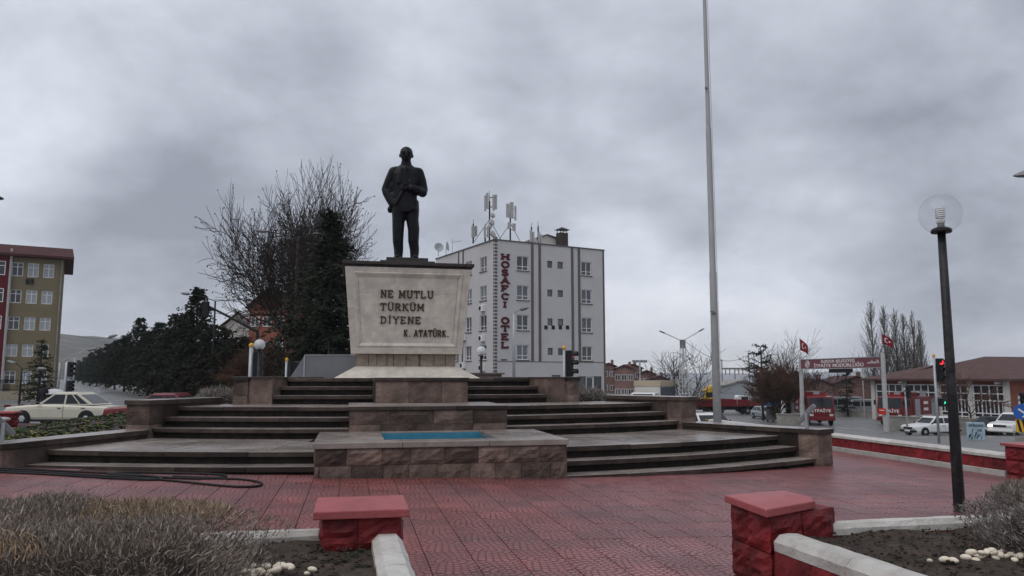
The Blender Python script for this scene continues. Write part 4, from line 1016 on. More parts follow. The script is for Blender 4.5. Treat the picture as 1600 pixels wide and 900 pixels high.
for i, (va, vb) in enumerate(rw_):
    a0, z1 = on_plane(807.5, va, HO, HA); a1, _ = on_plane(826, va, HO, HA); z0 = on_plane(807.5, vb, HO, HA)[1]
    opening('hf', hotel, ff, a0, a1, z0, z1)
    a0, _ = on_plane(908.3, 420, HO, HA); a1, _ = on_plane(924, 420, HO, HA); opening('hf', hotel, ff, a0, a1, z0, z1)
    for u0, u1 in ((855, 863), (871, 879.5)):
        a0, _ = on_plane(u0, 410, HO, HA); a1, _ = on_plane(u1, 410, HO, HA); opening('hf', hotel, ff, a0, a1, z1-1.0, z1-.25, cols=1, low=0, sill=False, fw=.06, frame='hotel_trim')
    for k, (u0, u1) in enumerate(((750, 760.5), (728, 737.2), (706, 714.5))):
        b0 = on_plane(u1, 430, HO, HA2)[0]; b1 = on_plane(u0, 430, HO, HA2)[0]; opening('hs', hotel, fs_, b0, b1, z0, z1)
        if k < 2 and i > 0 or (k == 1 and i > 0):
            ac = fbox(fs_, b0+.3 if k == 0 else b1-.2, (b0+.3 if k == 0 else b1-.2)+.85, .004, .36, z0-1.15+.3*k, z0-.5+.3*k).obj('air_conditioner', 'white_frame', hotel, bevel=.02)
            bb = b0+.3 if k == 0 else b1-.2; ce = fs_(bb+.55, .365, z0-.82+.3*k)
            MB().lathe([(.24, 0), (.24, .02), (.05, .025)], n=14, M=Matrix.Translation(ce) @ Matrix.Rotation(R(-90), 4, 'Y')).obj('fan_grille', 'black_metal', ac)
zl = on_plane(780, 563.5, HO, HA)[1]
for u in (831.5, 843, 893.8, 904.3):
    a = on_plane(u, 400, HO, HA)[0]; fbox(ff, a-.14, a+.14, .003, .07, zl, htop-.003).obj('dark_strip', 'hotel_trim', hotel)
fbox(ff, wx-.2, wx-.003, .003, .06, -1, htop-.003).obj('dark_strip', 'hotel_trim', hotel)
for u in (717, 724):
    b = on_plane(u, 400, HO, HA2)[0]; fbox(fs_, b-.12, b+.12, .003, .07, zl, htop-.003).obj('dark_strip', 'hotel_trim', hotel)
fbox(ff, .003, wx-.21, .003, .025, zl-.10, zl-.03).obj('string_course', 'hotel_trim', hotel)
n = int(htop/.36)
for i in range(n): fbox(ff, .02, .34, .003, .035, .6+i*.36, .6+i*.36+.21).obj('quoin', 'hotel_trim', hotel)
for i in range(n): fbox(fs_, .02, .20, .003, .035, .6+i*.36, .6+i*.36+.21).obj('quoin', 'hotel_trim', hotel)
a0, z1 = on_plane(903, 588, HO, HA); a1, _ = on_plane(940, 588, HO, HA); sw = (a1-a0)/3
for i in range(3): opening('hf', hotel, ff, a0+sw*i+(.02 if i else 0), a0+sw*(i+1), .1, z1, cols=1, low=.15 if i == 1 else .55, sill=False, fw=.12 if i == 1 else .05, frame='white_frame' if i == 1 else 'hotel_trim')
for u0, u1 in ((880, 893), (862, 876)):
    a0, z1 = on_plane(u0, 586, HO, HA); a1, _ = on_plane(u1, 586, HO, HA); opening('hf', hotel, ff, a0, a1, .1, z1, cols=2, low=.6, sill=False, frame='hotel_trim')
pierced(hotel, ff, 0, wx, -1.5, htop, HOLES['hf'], 'hotel_wall'); pierced(hotel, fs_, 0, wy, -1.5, htop, HOLES['hs'], 'hotel_wall')
MB().box(wx-.004, wx, 0, .3, -1.5, htop).obj('corner', 'hotel_wall', hotel)
MB().box(.002, wx-.01, .002, wy, htop-.02, htop-.001).obj('roof_deck', 'concrete', hotel)
for i in range(4):
    a0, z1 = on_plane(850.5+i*11.2, 508.5, HO, HA); a1, z0 = on_plane(855.5+i*11.2, 514.5, HO, HA); fbox(ff, a0, a1, .003, .04, z0, z1).obj('vent', 'black_metal', hotel)
# vertical sign
ad, zt = on_plane(783, 396, HO, HA); ae, zb_ = on_plane(796, 547, HO, HA); txt = 'HOŞAFCI OTEL'; pitch = (zt-zb_)/12; hh = pitch*.76
for i, c in enumerate(txt):
    if c == ' ': continue
    wsc = (ae-ad)/.72/hh if c != 'I' else (ae-ad)/.72/hh; xo = ad+(.17*(ae-ad) if c == 'I' else 0)
    sg = MB(); glyph(sg, c, xo, zt-pitch*i-hh, hh, wsc*.97, .20, lambda x, z, o: (x, -o-.02, z), True, .06); sg.obj('letter', 'hotel_red', hotel)
a0, z1 = on_plane(782.5, 561, HO, HA); a1, z0 = on_plane(792, 563, HO, HA); fbox(ff, a0, a1, .003, .05, z0, z1).obj('name_plate', 'hotel_trim', hotel)
# roof shed and chimney
a0, z1 = on_plane(853, 375, HO, HA); a1, _ = on_plane(896, 375, HO, HA)
sh = MB().prism([(a0, htop), (a1, htop), (a1, htop+1.0), (a0+1.3, htop+1.5), (a0, htop+.9)], 2.0, 5.0).obj('roof_shed', 'plaster', hotel)
MB().prism([(a0-.2, htop+.92), (a0+1.3, htop+1.53), (a1+.3, htop+1.05), (a1+.3, htop+1.13), (a0+1.3, htop+1.62), (a0-.2, htop+1.0)], 1.8, 5.2).obj('shed_roof', 'hotel_trim', sh)
ac_ = on_plane(888, 375, HO, HA)[0]
chm = MB().box(ac_-.5, ac_+.5, .8, 1.7, htop, htop+1.75).obj('chimney', 'dark_slab', hotel)
MB().add([(ac_-.75, .7, htop+2.1), (ac_+.75, .7, htop+2.1), (ac_+.75, 1.8, htop+2.1), (ac_-.75, 1.8, htop+2.1), (ac_, 1.25, htop+2.45)], [(3, 2, 1, 0), (0, 1, 4), (1, 2, 4), (2, 3, 4), (3, 0, 4)]).obj('chimney_cowl', 'black_metal', chm)
lg = MB(); [lg.box(x-.03, x+.03, y-.03, y+.03, htop+1.75, htop+2.1) for x in (ac_-.4, ac_+.4) for y in (.9, 1.6)]; lg.obj('cowl_posts', 'black_metal', chm)
# roof antennas
def antenna(label, u, vtop, back, panels, drums, brace=1.6, hbase=0):
    a = on_plane(u, 372, HO, HA)[0]; Yd = 78+max(0, a)*.49+back*.87; hgt = ZV(vtop, Yd)-HO.z-htop
    lx, ly = a, back; loc = HO+Matrix.Rotation(HA, 3, 'Z') @ Vector((lx, ly, htop))
    r_ = thing('antenna_mast', label, 'antenna', loc, HA, 'antennas on the hotel roof')
    MB().tube([(0, 0, -.05), (0, 0, hgt*.8), (0, 0, hgt*.81), (0, 0, hgt)], [.09, .08, .03, .02], 8).obj('mast', 'black_metal', r_)
    for (dx_, zc_, h_, w__) in panels:
        p_ = MB().cbox((dx_, -.2, hgt*zc_), (w__, .16, h_)).obj('panel_antenna', 'pole_white', r_, bevel=.03)
        b_ = MB(); b_.tube([(0, 0, hgt*zc_+h_*.3), (dx_, -.1, hgt*zc_+h_*.3)], .03, 5); b_.tube([(0, 0, hgt*zc_-h_*.3), (dx_, -.1, hgt*zc_-h_*.3)], .03, 5); b_.obj('arm', 'black_metal', p_)
    for (dx_, zc_, r__) in drums:
        MB().lathe([(.02, -.12), (r__, -.1), (r__, .08), (r__*.7, .14), (.02, .16)], n=16, M=Matrix.Translation((dx_, -.25, hgt*zc_)) @ Matrix.Rotation(R(70), 4, 'X') @ Matrix.Rotation(R(25), 4, 'Y')).obj('dish', 'pole_white', r_)
    if brace:
        b_ = MB(); b_.tube([(0, 0, brace*1.3), (-brace*.9, .1, 0)], .03, 5); b_.tube([(0, 0, brace*1.3), (brace*.9, .1, 0)], .03, 5); b_.obj('brace', 'black_metal', r_)
antenna('tallest roof mast with four panel antennas over stacked round dishes', 776, 298, 1.6, [(-.62, .74, 1.7, .22), (-.38, .79, 1.7, .26), (.38, .77, 1.7, .26), (.66, .79, 1.6, .22)], [(.25, .52, .30), (.15, .38, .36), (-.1, .30, .26), (.28, .16, .40)], 1.9)
antenna('roof mast with three broad panel antennas and braces, no dishes', 806, 316, 1.2, [(-.42, .78, 1.5, .36), (.06, .80, 1.75, .42), (.52, .74, 1.6, .18), (-.25, .42, .7, .35), (.35, .40, .8, .35)], [], 1.7)
antenna('short roof mast with one thick dark panel beside the tallest mast', 757, 344, 2.6, [(-.1, .45, 1.2, .42), (.25, .5, 1.1, .2)], [], 0)
antenna('short roof mast with two slim pale panels close to the corner', 765, 350, 1.0, [(-.14, .5, 1.3, .22), (.24, .52, 1.2, .22)], [], 0)
antenna('low roof mast with slim white panels near the roof shed', 838, 348, 1.0, [(-.2, .4, 1.3, .24), (.12, .36, 1.15, .2)], [], 0)
antenna('low roof mast with a small drum near the chimney', 850, 346, 1.2, [(.0, .36, 1.2, .2), (.28, .3, 1.0, .2)], [(-.5, .2, .34)], 0)
for u, v, Yd, lab in ((685, 395, 88, 'white satellite dish at the far roof edge of the hotel'), (697, 392, 87, 'tilted satellite dish seen edge on along the hotel roof')):
    p = P(u, v, Yd); p.z = HO.z+htop
    r_ = thing('satellite_dish', lab, 'satellite dish', p, R(20)); MB().tube([(0, 0, -.1), (0, 0, .75)], .035, 6).obj('post', 'grey_metal', r_)
    MB().lathe([(.02, .0), (.3, .04), (.52, .14), (.55, .19), (.5, .15), (.02, .03)], n=20, M=Matrix.Translation((0, -.08, .85)) @ Matrix.Rotation(R(75), 4, 'X') @ Matrix.Rotation(R(0 if u < 690 else 60), 4, 'Y')).obj('dish', 'galv', r_)
p = P(707, 391, 86); p.z = HO.z+htop; ta = thing('television_aerial', 'thin television aerial with crossbar on the hotel roof', 'antenna', p, 0)
b_ = MB(); b_.tube([(0, 0, -.1), (0, 0, 1.6)], .025, 5); b_.tube([(-.2, 0, 1.15), (1.1, 0, 1.35)], .02, 5); [b_.tube([(x, -.25, 1.2+x*.15), (x, .25, 1.2+x*.15)], .012, 4) for x in (0, .3, .6, .9)]; b_.obj('aerial', 'grey_metal', ta)
# low brown kiosk roof in front of the hotel
p = P(752, 590, 60); p.z = terr(p.x, 60); kk = thing('kiosk', 'low brown flat roofed kiosk in front of the hotel', 'kiosk', p, R(8))
MB().box(-1.6, 1.6, 0, 2.4, -.2, ZV(585, 60)-p.z).obj('wall', 'brown_brick', kk); MB().box(-1.8, 1.8, -.2, 2.6, ZV(585, 60)-p.z+.002, ZV(582.5, 60)-p.z).obj('roof', 'hotel_trim', kk)
# school
SO = P(88, 590, 90); SO.z = terr(SO.x, 90); SA = R(30)
school = thing('school_building', 'olive five storey school block with red bay and dark red roof', 'building', SO, SA)
stop = ZV(403, 90)-SO.z
MB().box(-22, -.002, .3, 14, -1, stop).obj('wall', 'school_wall', school)
MB().box(-.004, 0, 0, .3, -1, stop).obj('corner', 'school_wall', school)
def sp_(u, v): a, z = on_plane(u, v, SO, SA); return a, z
xr = sp_(15.5, 420)[0]
MB().box(-14, xr, -.35, -.003, -1, stop-.01).obj('red_bay', 'school_red', school)
for va, vb in ((411.6, 433), (453.5, 474.5), (495.5, 516), (538, 557.5), (579.5, 600)):
    z1, z0 = sp_(55, va)[1], sp_(55, vb)[1]
    for k, (u0, u1) in enumerate(((18.5, 36.5), (43.5, 61), (67.8, 85))):
        a0, a1 = sp_(u0, 420)[0], sp_(u1, 420)[0]; opening('sc', school, ff, a0, a1, z0, z1, 2, .68, 'glass_pale' if (k+int(va)) % 3 else 'glass_dark', sill=False, fw=.08)
    for k in range(3):
        a1 = xr-.4-k*2.1; window(school, lambda a, d, z: (a, -.35-d, z), a1-1.7, a1, z0, z1, 2, .68, 'glass_dark', sill=False, fw=.08)
pierced(school, ff, -22, 0, -1, stop, HOLES['sc'], 'school_wall')
rz0 = stop; ov = 1.0; rh = ZV(386, 90)-SO.z-stop
rf = MB(); rf.loft([[(-23, -ov, rz0-.25), (ov, -ov, rz0-.25), (ov, 15, rz0-.25), (-23, 15, rz0-.25)], [(-23, -ov, rz0+.02), (ov, -ov, rz0+.02), (ov, 15, rz0+.02), (-23, 15, rz0+.02)], [(-23, 1.2, rz0+rh), (ov-.2, 1.2, rz0+rh), (ov-.2, 12.8, rz0+rh), (-23, 12.8, rz0+rh)]]); rf.obj('roof', 'roof_tile_dark', school)
pp = MB(); a_ = sp_(17, 420)[0]; pp.tube([(a_, -.45, -.5), (a_, -.45, stop+.6)], .14, 8); pp.obj('downpipe', 'pole_white', school)
pp = MB(); pp.tube([(-.2, -.12, -.5), (-.2, -.12, stop-.3)], .10, 8); pp.obj('downpipe', 'concrete', school)
for u in (43, 50):
    a_, z_ = sp_(u, 439); fbox(ff, a_-.15, a_+.15, .003, .2, z_-.35, z_+.25).obj('bracket_lamp', 'black_metal', school)
# fence in front of the school
fl = P(-40, 600, 70); fr_ = P(76, 600, 74); fa = math.atan2(fr_.y-fl.y, fr_.x-fl.x); fl.z = min(terr(fl.x, 70), terr(fr_.x, 74)); L_ = (fr_.xy-fl.xy).length
fen = thing('fence', 'black railing on a low beige wall in front of the olive school', 'fence', fl, fa)
MB().box(0, L_, -.12, .12, -.6, .75).obj('low_wall', 'beige', fen); n = int(L_/.14)
b_ = MB(); b_.box(0, L_, -.02, .02, 1.7, 1.76); b_.box(0, L_, -.02, .02, .9, .96); b_.obj('rail', 'black_metal', fen)
bar_me = MB().box(-.015, .015, -.014, .014, .752, 1.85).mesh('bar'); bar_me.materials.append(MATS['black_metal'])
for i in range(min(n, 90)):
    o = bpy.data.objects.new('bar', bar_me); col.objects.link(o); o.parent = fen; o.location = (i*L_/90+.05, 0, 0)
# street pavement and striped kerb at the left
kb = P(-30, 646, 52); ke = P(70, 646, 56)
kth = thing('kerb', 'red and white painted kerb along the school pavement', 'kerb', (kb.x, kb.y, terr(kb.x, 52)), math.atan2(ke.y-kb.y, ke.x-kb.x))
n = 14; kl = (ke.xy-kb.xy).length/n*1.5
for i in range(n): MB().box(i*kl+.01, (i+1)*kl-.01, -.12, .12, -.2, .15).obj('kerb_stone', 'red_paint' if i % 2 else 'white_paint', kth)
# fire station
FC = P(1577, 590, 72); FL = P(1361, 590, 89); FA = math.atan2(FL.y-FC.y, FL.x-FC.x); FC.z = min(terr(FC.x, 72), terr(FL.x, 89))-.1
stn = thing('fire_station', 'brick fire station with brown tiled hip roof and tall white framed bay doors', 'building', FC, FA)
# local: x along the long facade away from the near corner; facade faces +y (towards the street) -> use mapping with +y outwards
FLn = (FL.xy-FC.xy).length; ez = ZV(590, 72)-FC.z
MB().box(0, FLn, -16, 0, -1, ez-.15).obj('wall', 'brick_wall', stn)
fst = lambda a, d, z: (a, d, z)
def fp_(u, v): return on_plane(u, v, FC, FA)
def bay(u0, u1, va, vb, cols):
    a0, a1 = sorted((fp_(u0, va)[0], fp_(u1, va)[0])); z1, z0 = ez-.75, .15; rows = [0, .22, .32, .63, .80, 1.0]
    dk = fbox(fst, a0, a1, .003, .03, z0, z1).obj('bay_door', 'glass_dark', stn); g_ = MB(); e = [0]
    def bar(x0, x1, y0, y1): e[0] += .0007; fbox(fst, x0, x1, .031, .09+e[0], y0, y1, g_)
    for i in range(cols+1): x = a0+(a1-a0)*i/cols; bar(x-.05, x+.05, z0, z1)
    for r_ in rows: z = z0+(z1-z0)*r_; bar(a0, a1, z-.05, z+.05)
    for i in range(cols): x = a0+(a1-a0)*(i+.5)/cols; bar(x-.03, x+.03, z0, z0+(z1-z0)*.22); bar(x-.03, x+.03, z0+(z1-z0)*.32, z0+(z1-z0)*.63)
    g_.obj('door_frame', 'white_frame', dk)
for u0, u1 in ((1370, 1410), (1418, 1462), (1470, 1512), (1521, 1572)): bay(u0, u1, 602, 648, 4)
for u in (1365.5, 1414, 1466, 1516.5, 1575):
    a = fp_(u, 600)[0]; a = max(.3, min(FLn-.3, a)); fbox(fst, a-.28, a+.28, .003, .22, -.8, ez-.32).obj('pilaster', 'plaster', stn)
ov = .9; pk = ZV(557, 80)-FC.z
def hip(x0, x1, y0, y1, zt, ap, ap2):
    rf = MB(); rf.add([(x0, y1, ez-.12), (x1, y1, ez-.12), (x1, y0, ez-.12), (x0, y0, ez-.12), (*ap, zt), (*ap2, zt), (x0, y1, ez-.32), (x1, y1, ez-.32), (x1, y0, ez-.32), (x0, y0, ez-.32)],
       [(0, 1, 4), (1, 2, 5, 4), (2, 3, 5), (3, 0, 4, 5), (0, 6, 7, 1), (1, 7, 8, 2), (2, 8, 9, 3), (3, 9, 6, 0), (9, 8, 7, 6)]); return rf.obj('roof', 'roof_tile', stn)
hip(-ov, 15.2, -30, ov, pk, (7, -5), (7, -24))
hip(13.5, FLn+ov, -12, ov+.04, ez+1.55, (FLn-5.0, -5), (FLn-5.2, -6.5))
for u in (1414, 1566): a = fp_(u, 597)[0]; b_ = MB(); b_.cbox((a, .55, ez-.5), (.5, .3, .22)); b_.tube([(a, 0, ez-.6), (a, .5, ez-.5)], .05, 5); b_.obj('wall_lamp', 'pole_white', stn)
# boundary walls of the fire station yard
def low_wall(label, ua, Ya, ub, Yb, h, th, m='concrete'):
    a, b = P(ua, 590, Ya), P(ub, 590, Yb); a.z = min(terr(a.x, Ya), terr(b.x, Yb)); L_ = (b.xy-a.xy).length
    r_ = thing('yard_wall', label, 'wall', a, math.atan2(b.y-a.y, b.x-a.x)); zd = a.z
    n_ = max(1, round(L_/3))
    for i in range(n_): MB().box(i*L_/n_+.01, (i+1)*L_/n_-.01, -th/2, th/2, -.6, h).obj('panel', m, r_)
    cp_ = MB().box(-.05, L_+.05, -th/2-.05, th/2+.05, h+.002, h+.1).obj('coping', 'concrete', r_)
low_wall('long grey concrete yard wall in front of the fire station', 1383, 66, 1560, 60, 1.15, .3)
low_wall('short concrete wall block beside the left gate post and dumpster', 1211, 77, 1251, 76, .95, .4)
low_wall('low wall at the back of the fire station yard under the dark fir', 1296, 98, 1362, 94, .7, .3)
# entrance gate with sign
GA, GB = P(1252, 590, 75), P(1381, 590, 64); ga = math.atan2(GB.y-GA.y, GB.x-GA.x); GA.z = min(terr(GA.x, 75), terr(GB.x, 64)); gl_ = (GB.xy-GA.xy).length
gate = thing('entrance_gate', 'white post gateway carrying a long maroon fire brigade sign', 'gate', GA, ga)
ztop_, zbot_ = ZV(560.5, 69.5)-GA.z, ZV(575, 69.5)-GA.z
for x in (0, gl_): MB().tube([(x, 0, -.4), (x, 0, 1.9), (x, 0, 1.91), (x, 0, ztop_+.35)], [.26, .26, .20, .17], 12).obj('post', 'pole_white', gate)
sgn = MB().box(.2, gl_-.2, -.12, .12, zbot_, ztop_).obj('sign_board', 'sign_maroon', gate)
b_ = MB(); b_.box(.18, gl_-.18, -.15, .15, ztop_+.002, ztop_+.07); b_.box(.18, gl_-.18, -.14, .14, zbot_-.06, zbot_-.002); b_.obj('sign_rim', 'galv', sgn)
def words(txt, size, m, parent, cx, y, z, sx, offset):
    objs = [text(w_, size, m, parent, (0, y, z), (R(90), 0, 0), sx=sx, offset=offset, align='LEFT') for w_ in txt.split()]
    ws = [max(v.co.x for v in o.data.vertices)*sx for o in objs]; gap = size*.35*sx; x = cx-(sum(ws)+gap*(len(ws)-1))/2
    for o, w_ in zip(objs, ws): o.location.x = x; x += w_+gap
def text(txt, size, m, parent, loc, rot, name='lettering', ext=.01, sx=1, offset=0, align='CENTER'):
    c = bpy.data.curves.new(name, 'FONT'); c.body = txt; c.size = size; c.extrude = ext; c.align_x = align; c.offset = offset; c.resolution_u = 2
    o = bpy.data.objects.new(name, c); col.objects.link(o); dg = bpy.context.evaluated_depsgraph_get(); dg.update(); me = bpy.data.meshes.new_from_object(o.evaluated_get(dg)); bpy.data.objects.remove(o)
    q = link(name, me, m, parent); q.location = loc; q.rotation_euler = rot; q.scale = (sx, 1, 1); return q
hs = ztop_-zbot_
words('BURDUR BELEDİYESİ', hs*.44, 'sign_white', sgn, gl_*.5, -.125, zbot_+hs*.60, 1.35, .004)
words('İTFAİYE MÜDÜRLÜĞÜ', hs*.50, 'sign_white', sgn, gl_*.5, -.125, zbot_+hs*.12, 1.62, .005)
def ringpts(r_, n=20): return [(r_*math.cos(2*math.pi*i/n), 0, r_*math.sin(2*math.pi*i/n)) for i in range(n+1)]
em = MB(); em.tube([(gl_*.11+x, -.13, zbot_+hs*.5+z) for x, y, z in ringpts(hs*.38)], .03, 5); em.tube([(gl_*.11+x, -.13, zbot_+hs*.5+z) for x, y, z in ringpts(hs*.24)], .03, 5); em.tube([(gl_*.11-.1, -.13, zbot_+hs*.35), (gl_*.11+.1, -.13, zbot_+hs*.65)], .05, 5); em.obj('round_emblem', 'sign_white', sgn)
em = MB(); rnd = random.Random(4)
for i in range(9): x = gl_*.84+i*.15; em.tube([(x, -.13, zbot_+hs*(.35+.1*rnd.random())), (x+.2, -.13, zbot_+hs*(.5+.3*rnd.random())), (x+.3, -.13, zbot_+hs*.4)], .02, 4)
em.obj('scroll_emblem', 'sign_white', sgn)
MB().box(gl_*.38, gl_*.66, -.05, .05, zbot_-.42, zbot_-.07).obj('display_box', 'black_metal', gate)
def flag(label, loc, rz, wl, hl, droop):
    r_ = thing('flag', label, 'flag', loc, rz, 'flags on the gate posts')
    MB().tube([(0, 0, -1.0), (0, 0, hl+.1)], .03, 6).obj('staff', 'pole_white', r_)
    g_ = MB(); NX, NZ = 12, 6
    f = lambda a, b: (a*wl, .12*math.sin(a*7)*a, hl-b*hl*(1-.25*a)-a*droop+.05*math.sin(a*5))
    g_.v = [f(i/NX, j/NZ) for j in range(NZ+1) for i in range(NX+1)]; g_.f = [(j*(NX+1)+i, j*(NX+1)+i+1, (j+1)*(NX+1)+i+1, (j+1)*(NX+1)+i) for j in range(NZ) for i in range(NX)]
    c = g_.obj('cloth', 'flag_red', r_, smooth=True)
    # crescent and star, set just proud of the cloth
    e_ = MB(); cx, cz = .38, .5
    def q(a, b): x, y, z = f(a, b); return (x, y-.03, z)
    o_ = [(cx+.16*math.cos(t), cz+.26*math.sin(t)) for t in [R(40+280*i/16) for i in range(17)]]; i_ = [(cx+.045+.125*math.cos(t), cz+.205*math.sin(t)) for t in [R(50+260*i/16) for i in range(17)]]
    v_ = [q(*p) for p in o_]+[q(*p) for p in i_]; e_.add(v_, [(i, i+1, 18+i, 17+i) for i in range(16)])
    st = [(cx+.2+(.085 if k % 2 == 0 else .035)*math.cos(R(36*k)), cz+(.14 if k % 2 == 0 else .055)*math.sin(R(36*k))) for k in range(10)]; e_.add([q(*p) for p in st], [tuple(range(10))])
    e_.obj('crescent_star', 'sign_white', c, fix=False)
Rz = Matrix.Rotation(ga, 3, 'Z')
flag('drooping red crescent flag on the gate post by the dumpster', GA+Vector((0, 0, ztop_+.95)), R(10), .9, 1.15, .7)
flag('spread red crescent flag on the gate post by the yard wall', GA+Rz @ Vector((gl_, 0, ztop_+1.1)), R(8), 1.1, .85, .6)
b_ = MB(); b_.box(-.4, .4, -.02, .02, 0, .5); o = b_.obj('notice_plate', 'cone_red', gate); o.location = (gl_-.05, -.3, 1.55)
MB().box(-.3, .3, -.026, -.021, .30, .36).obj('pale_band', 'sign_white', o)
# background houses
def house(label, u0, u1, vt, Y, m, roofm, gable=True, rows=0, colsn=0, ang=0, rh=None, vb=None, depth=9, cat='building', name='apartment_house'):
    xa, xb = XU(u0, Y), XU(u1, Y); zt_ = ZV(vt, Y); gz = terr((xa+xb)/2, Y)
    r_ = thing(name, label, cat, (xa, Y, gz), ang); w_ = xb-xa; h = zt_-gz
    MB().box(0, w_, 0, depth, -2, h).obj('wall', m, r_)
    if gable:
        k = rh or w_*.22; MB().prism([(-.4, h-.05), (w_/2, h+k), (w_+.4, h-.05), (w_+.4, h+.15), (w_/2, h+k+.25), (-.4, h+.15)], -.4, depth+.4).obj('roof', roofm, r_)
        MB().prism([(0, h), (w_/2, h+k), (w_, h)], .01, depth-.01).obj('gable', m, r_)
        MB().box(w_*.7, w_*.7+.6, 3, 3.6, h, h+k+.9).obj('chimney', m, r_)
    else: MB().box(-.3, w_+.3, -.3, depth+.3, h+.002, h+.3).obj('roof', roofm, r_)
    for j in range(rows):
        for i in range(colsn):
            a = w_*(i+.5)/colsn; z = h*(1-(j+.55)/max(rows, 1)) if not vb else h-1.6-j*3.0
            window(r_, ff, a-.55, a+.55, z-.6, z+.6, 2, 0, sill=False)
    return r_
house('red brick apartment block glimpsed through the bare tree branches', 386, 446, 482, 92, 'brick_wall', 'roof_tile', True, 4, 3, R(-8), 2.2, 1)
house('white gabled house above the dark evergreens', 342, 392, 513, 100, 'plaster', 'roof_tile_dark', True, 1, 3, R(15), 2.0)
house('pale low flat roofed building behind the grey panel', 520, 556, 548, 110, 'plaster', 'concrete', False, 2, 3)
for lab, u0, u1, vt, Y, rr, cc in (('brown brick apartment house right against the hotel edge', 940, 962, 573, 170, 4, 2), ('brown brick house with the broadest gable and rooftop clutter', 960, 990, 578, 165, 3, 3), ('tall brown gabled house with the highest ridge on the slope', 976, 1004, 576, 190, 4, 3),
                               ('brown stepped house with dormer on the lower slope', 998, 1022, 585, 180, 3, 3), ('lowest brown house beside the bare shrub and lattice post', 1018, 1044, 594, 175, 2, 3)):
    house(lab, u0, u1, vt, Y, 'brown_brick', 'roof_tile_dark', True, rr, cc, R(random.uniform(-15, 15)), None, 1)
house('grey industrial shed behind the loaded flatbed lorry', 1134, 1186, 603, 150, 'galv', 'concrete', True, 0, 0, 0, 1.0)
house('low brown workshop behind the fire station yard', 1258, 1300, 603, 130, 'brown_brick', 'roof_tile_dark', True, 0, 0, 0, 1.0)
house('long brown workshop roof beyond the dark fir', 1304, 1372, 600, 135, 'brown_brick', 'roof_tile_dark', True, 0, 0, 0, 1.2)
# substation frame
p = P(1128, 590, 190); p.z = terr(p.x, 190); sub = thing('substation_frame', 'grey steel electricity substation gantry on thin posts', 'gantry', p, 0)
for i, x in enumerate((0, 3.3, 7, 8.4, 10.4)): MB().box(x*.95, x*.95+.22, 0, .22, -.5, (9.5 if i in (0,) else 7.2 if i < 2 else 11)-.1).obj('post', 'grey_metal', sub)
MB().box(0, 11.5, -.1, .3, 6.9, 7.3).obj('beam', 'grey_metal', sub); MB().box(6.6, 10.4, -.1, .3, 10.6, 11).obj('beam', 'grey_metal', sub)
for x in (1, 2, 4.2, 5.2): MB().tube([(x, .1, 5.6), (x, .1, 6.9)], .12, 6).obj('insulator', 'brown_brick', sub)
# hills
def ridge(name, pts, Y, depth, m, seed):
    """terrain strip: ridge through pixel points at distance Y"""
    g_ = MB(); NX, NY = 120, 24; us = [p[0] for p in pts]
    def top(u):
        for (a, b), (c, d) in zip(pts, pts[1:]):
            if a <= u <= c: return b+(d-b)*(u-a)/(c-a)
        return pts[-1][1]
    for j in range(NY+1):
        f = j/NY; yy = Y-depth*.8+depth*1.6*f; prof = math.sin(min(1, f*1.0)*math.pi)**.8 if f not in (0, 1) else 0
        for i in range(NX+1):
            u = us[0]+(us[-1]-us[0])*i/NX; zt_ = ZV(top(u), Y); x = XU(u, Y)
            h = zt_*prof+mnoise.noise((x*.006, yy*.006, seed))*zt_*.12*prof+mnoise.noise((x*.03, yy*.03, seed))*zt_*.03*prof
            g_.v.append((x, yy, -4+(h+4)*1.0 if f not in (0, 1) else -6))
    g_.f = [(j*(NX+1)+i, j*(NX+1)+i+1, (j+1)*(NX+1)+i+1, (j+1)*(NX+1)+i) for j in range(NY) for i in range(NX)]
    tag(g_.obj(name, m, smooth=True), kind='structure')
ridge('hill', [(-500, 560), (-200, 535), (60, 526), (150, 525), (165, 526), (205, 535), (260, 548), (420, 560), (700, 580), (900, 588)], 1500, 900, 'hill', 1)
ridge('mountain', [(900, 588), (1050, 583), (1250, 584), (1330, 579), (1390, 582), (1440, 577), (1700, 574), (2000, 580)], 3800, 900, 'mountain', 2)
# ------------------------------------------------------------------ vehicles
def wheel(root, x, y, r_, w_=.18, hub='chrome'):
    sg = 1 if y > 0 else -1
    M_ = Matrix.Translation((x, y, r_)) @ Matrix.Rotation(R(90), 4, 'X')
    t = MB().lathe([(r_*.6, -w_/2), (r_*.93, -w_/2), (r_, -w_*.3), (r_, w_*.3), (r_*.93, w_/2), (r_*.6, w_/2)], n=20, M=M_).obj('wheel', 'rubber', root, smooth=False)
    h = MB(); h.lathe([(.02, -w_*.5-.012), (r_*.3, -w_*.5-.012), (r_*.58, -w_*.42), (r_*.6, 0), (r_*.58, w_*.42), (r_*.3, w_*.5+.012), (.02, w_*.5+.012)], n=14, M=M_)
    for k in range(6):
        a = k*math.pi/3; h.cbox((x+math.cos(a)*r_*.42, y+sg*(w_*.5-.005), r_+math.sin(a)*r_*.42), (r_*.12, .02, r_*.12))
    h.obj('rim', hub, t)
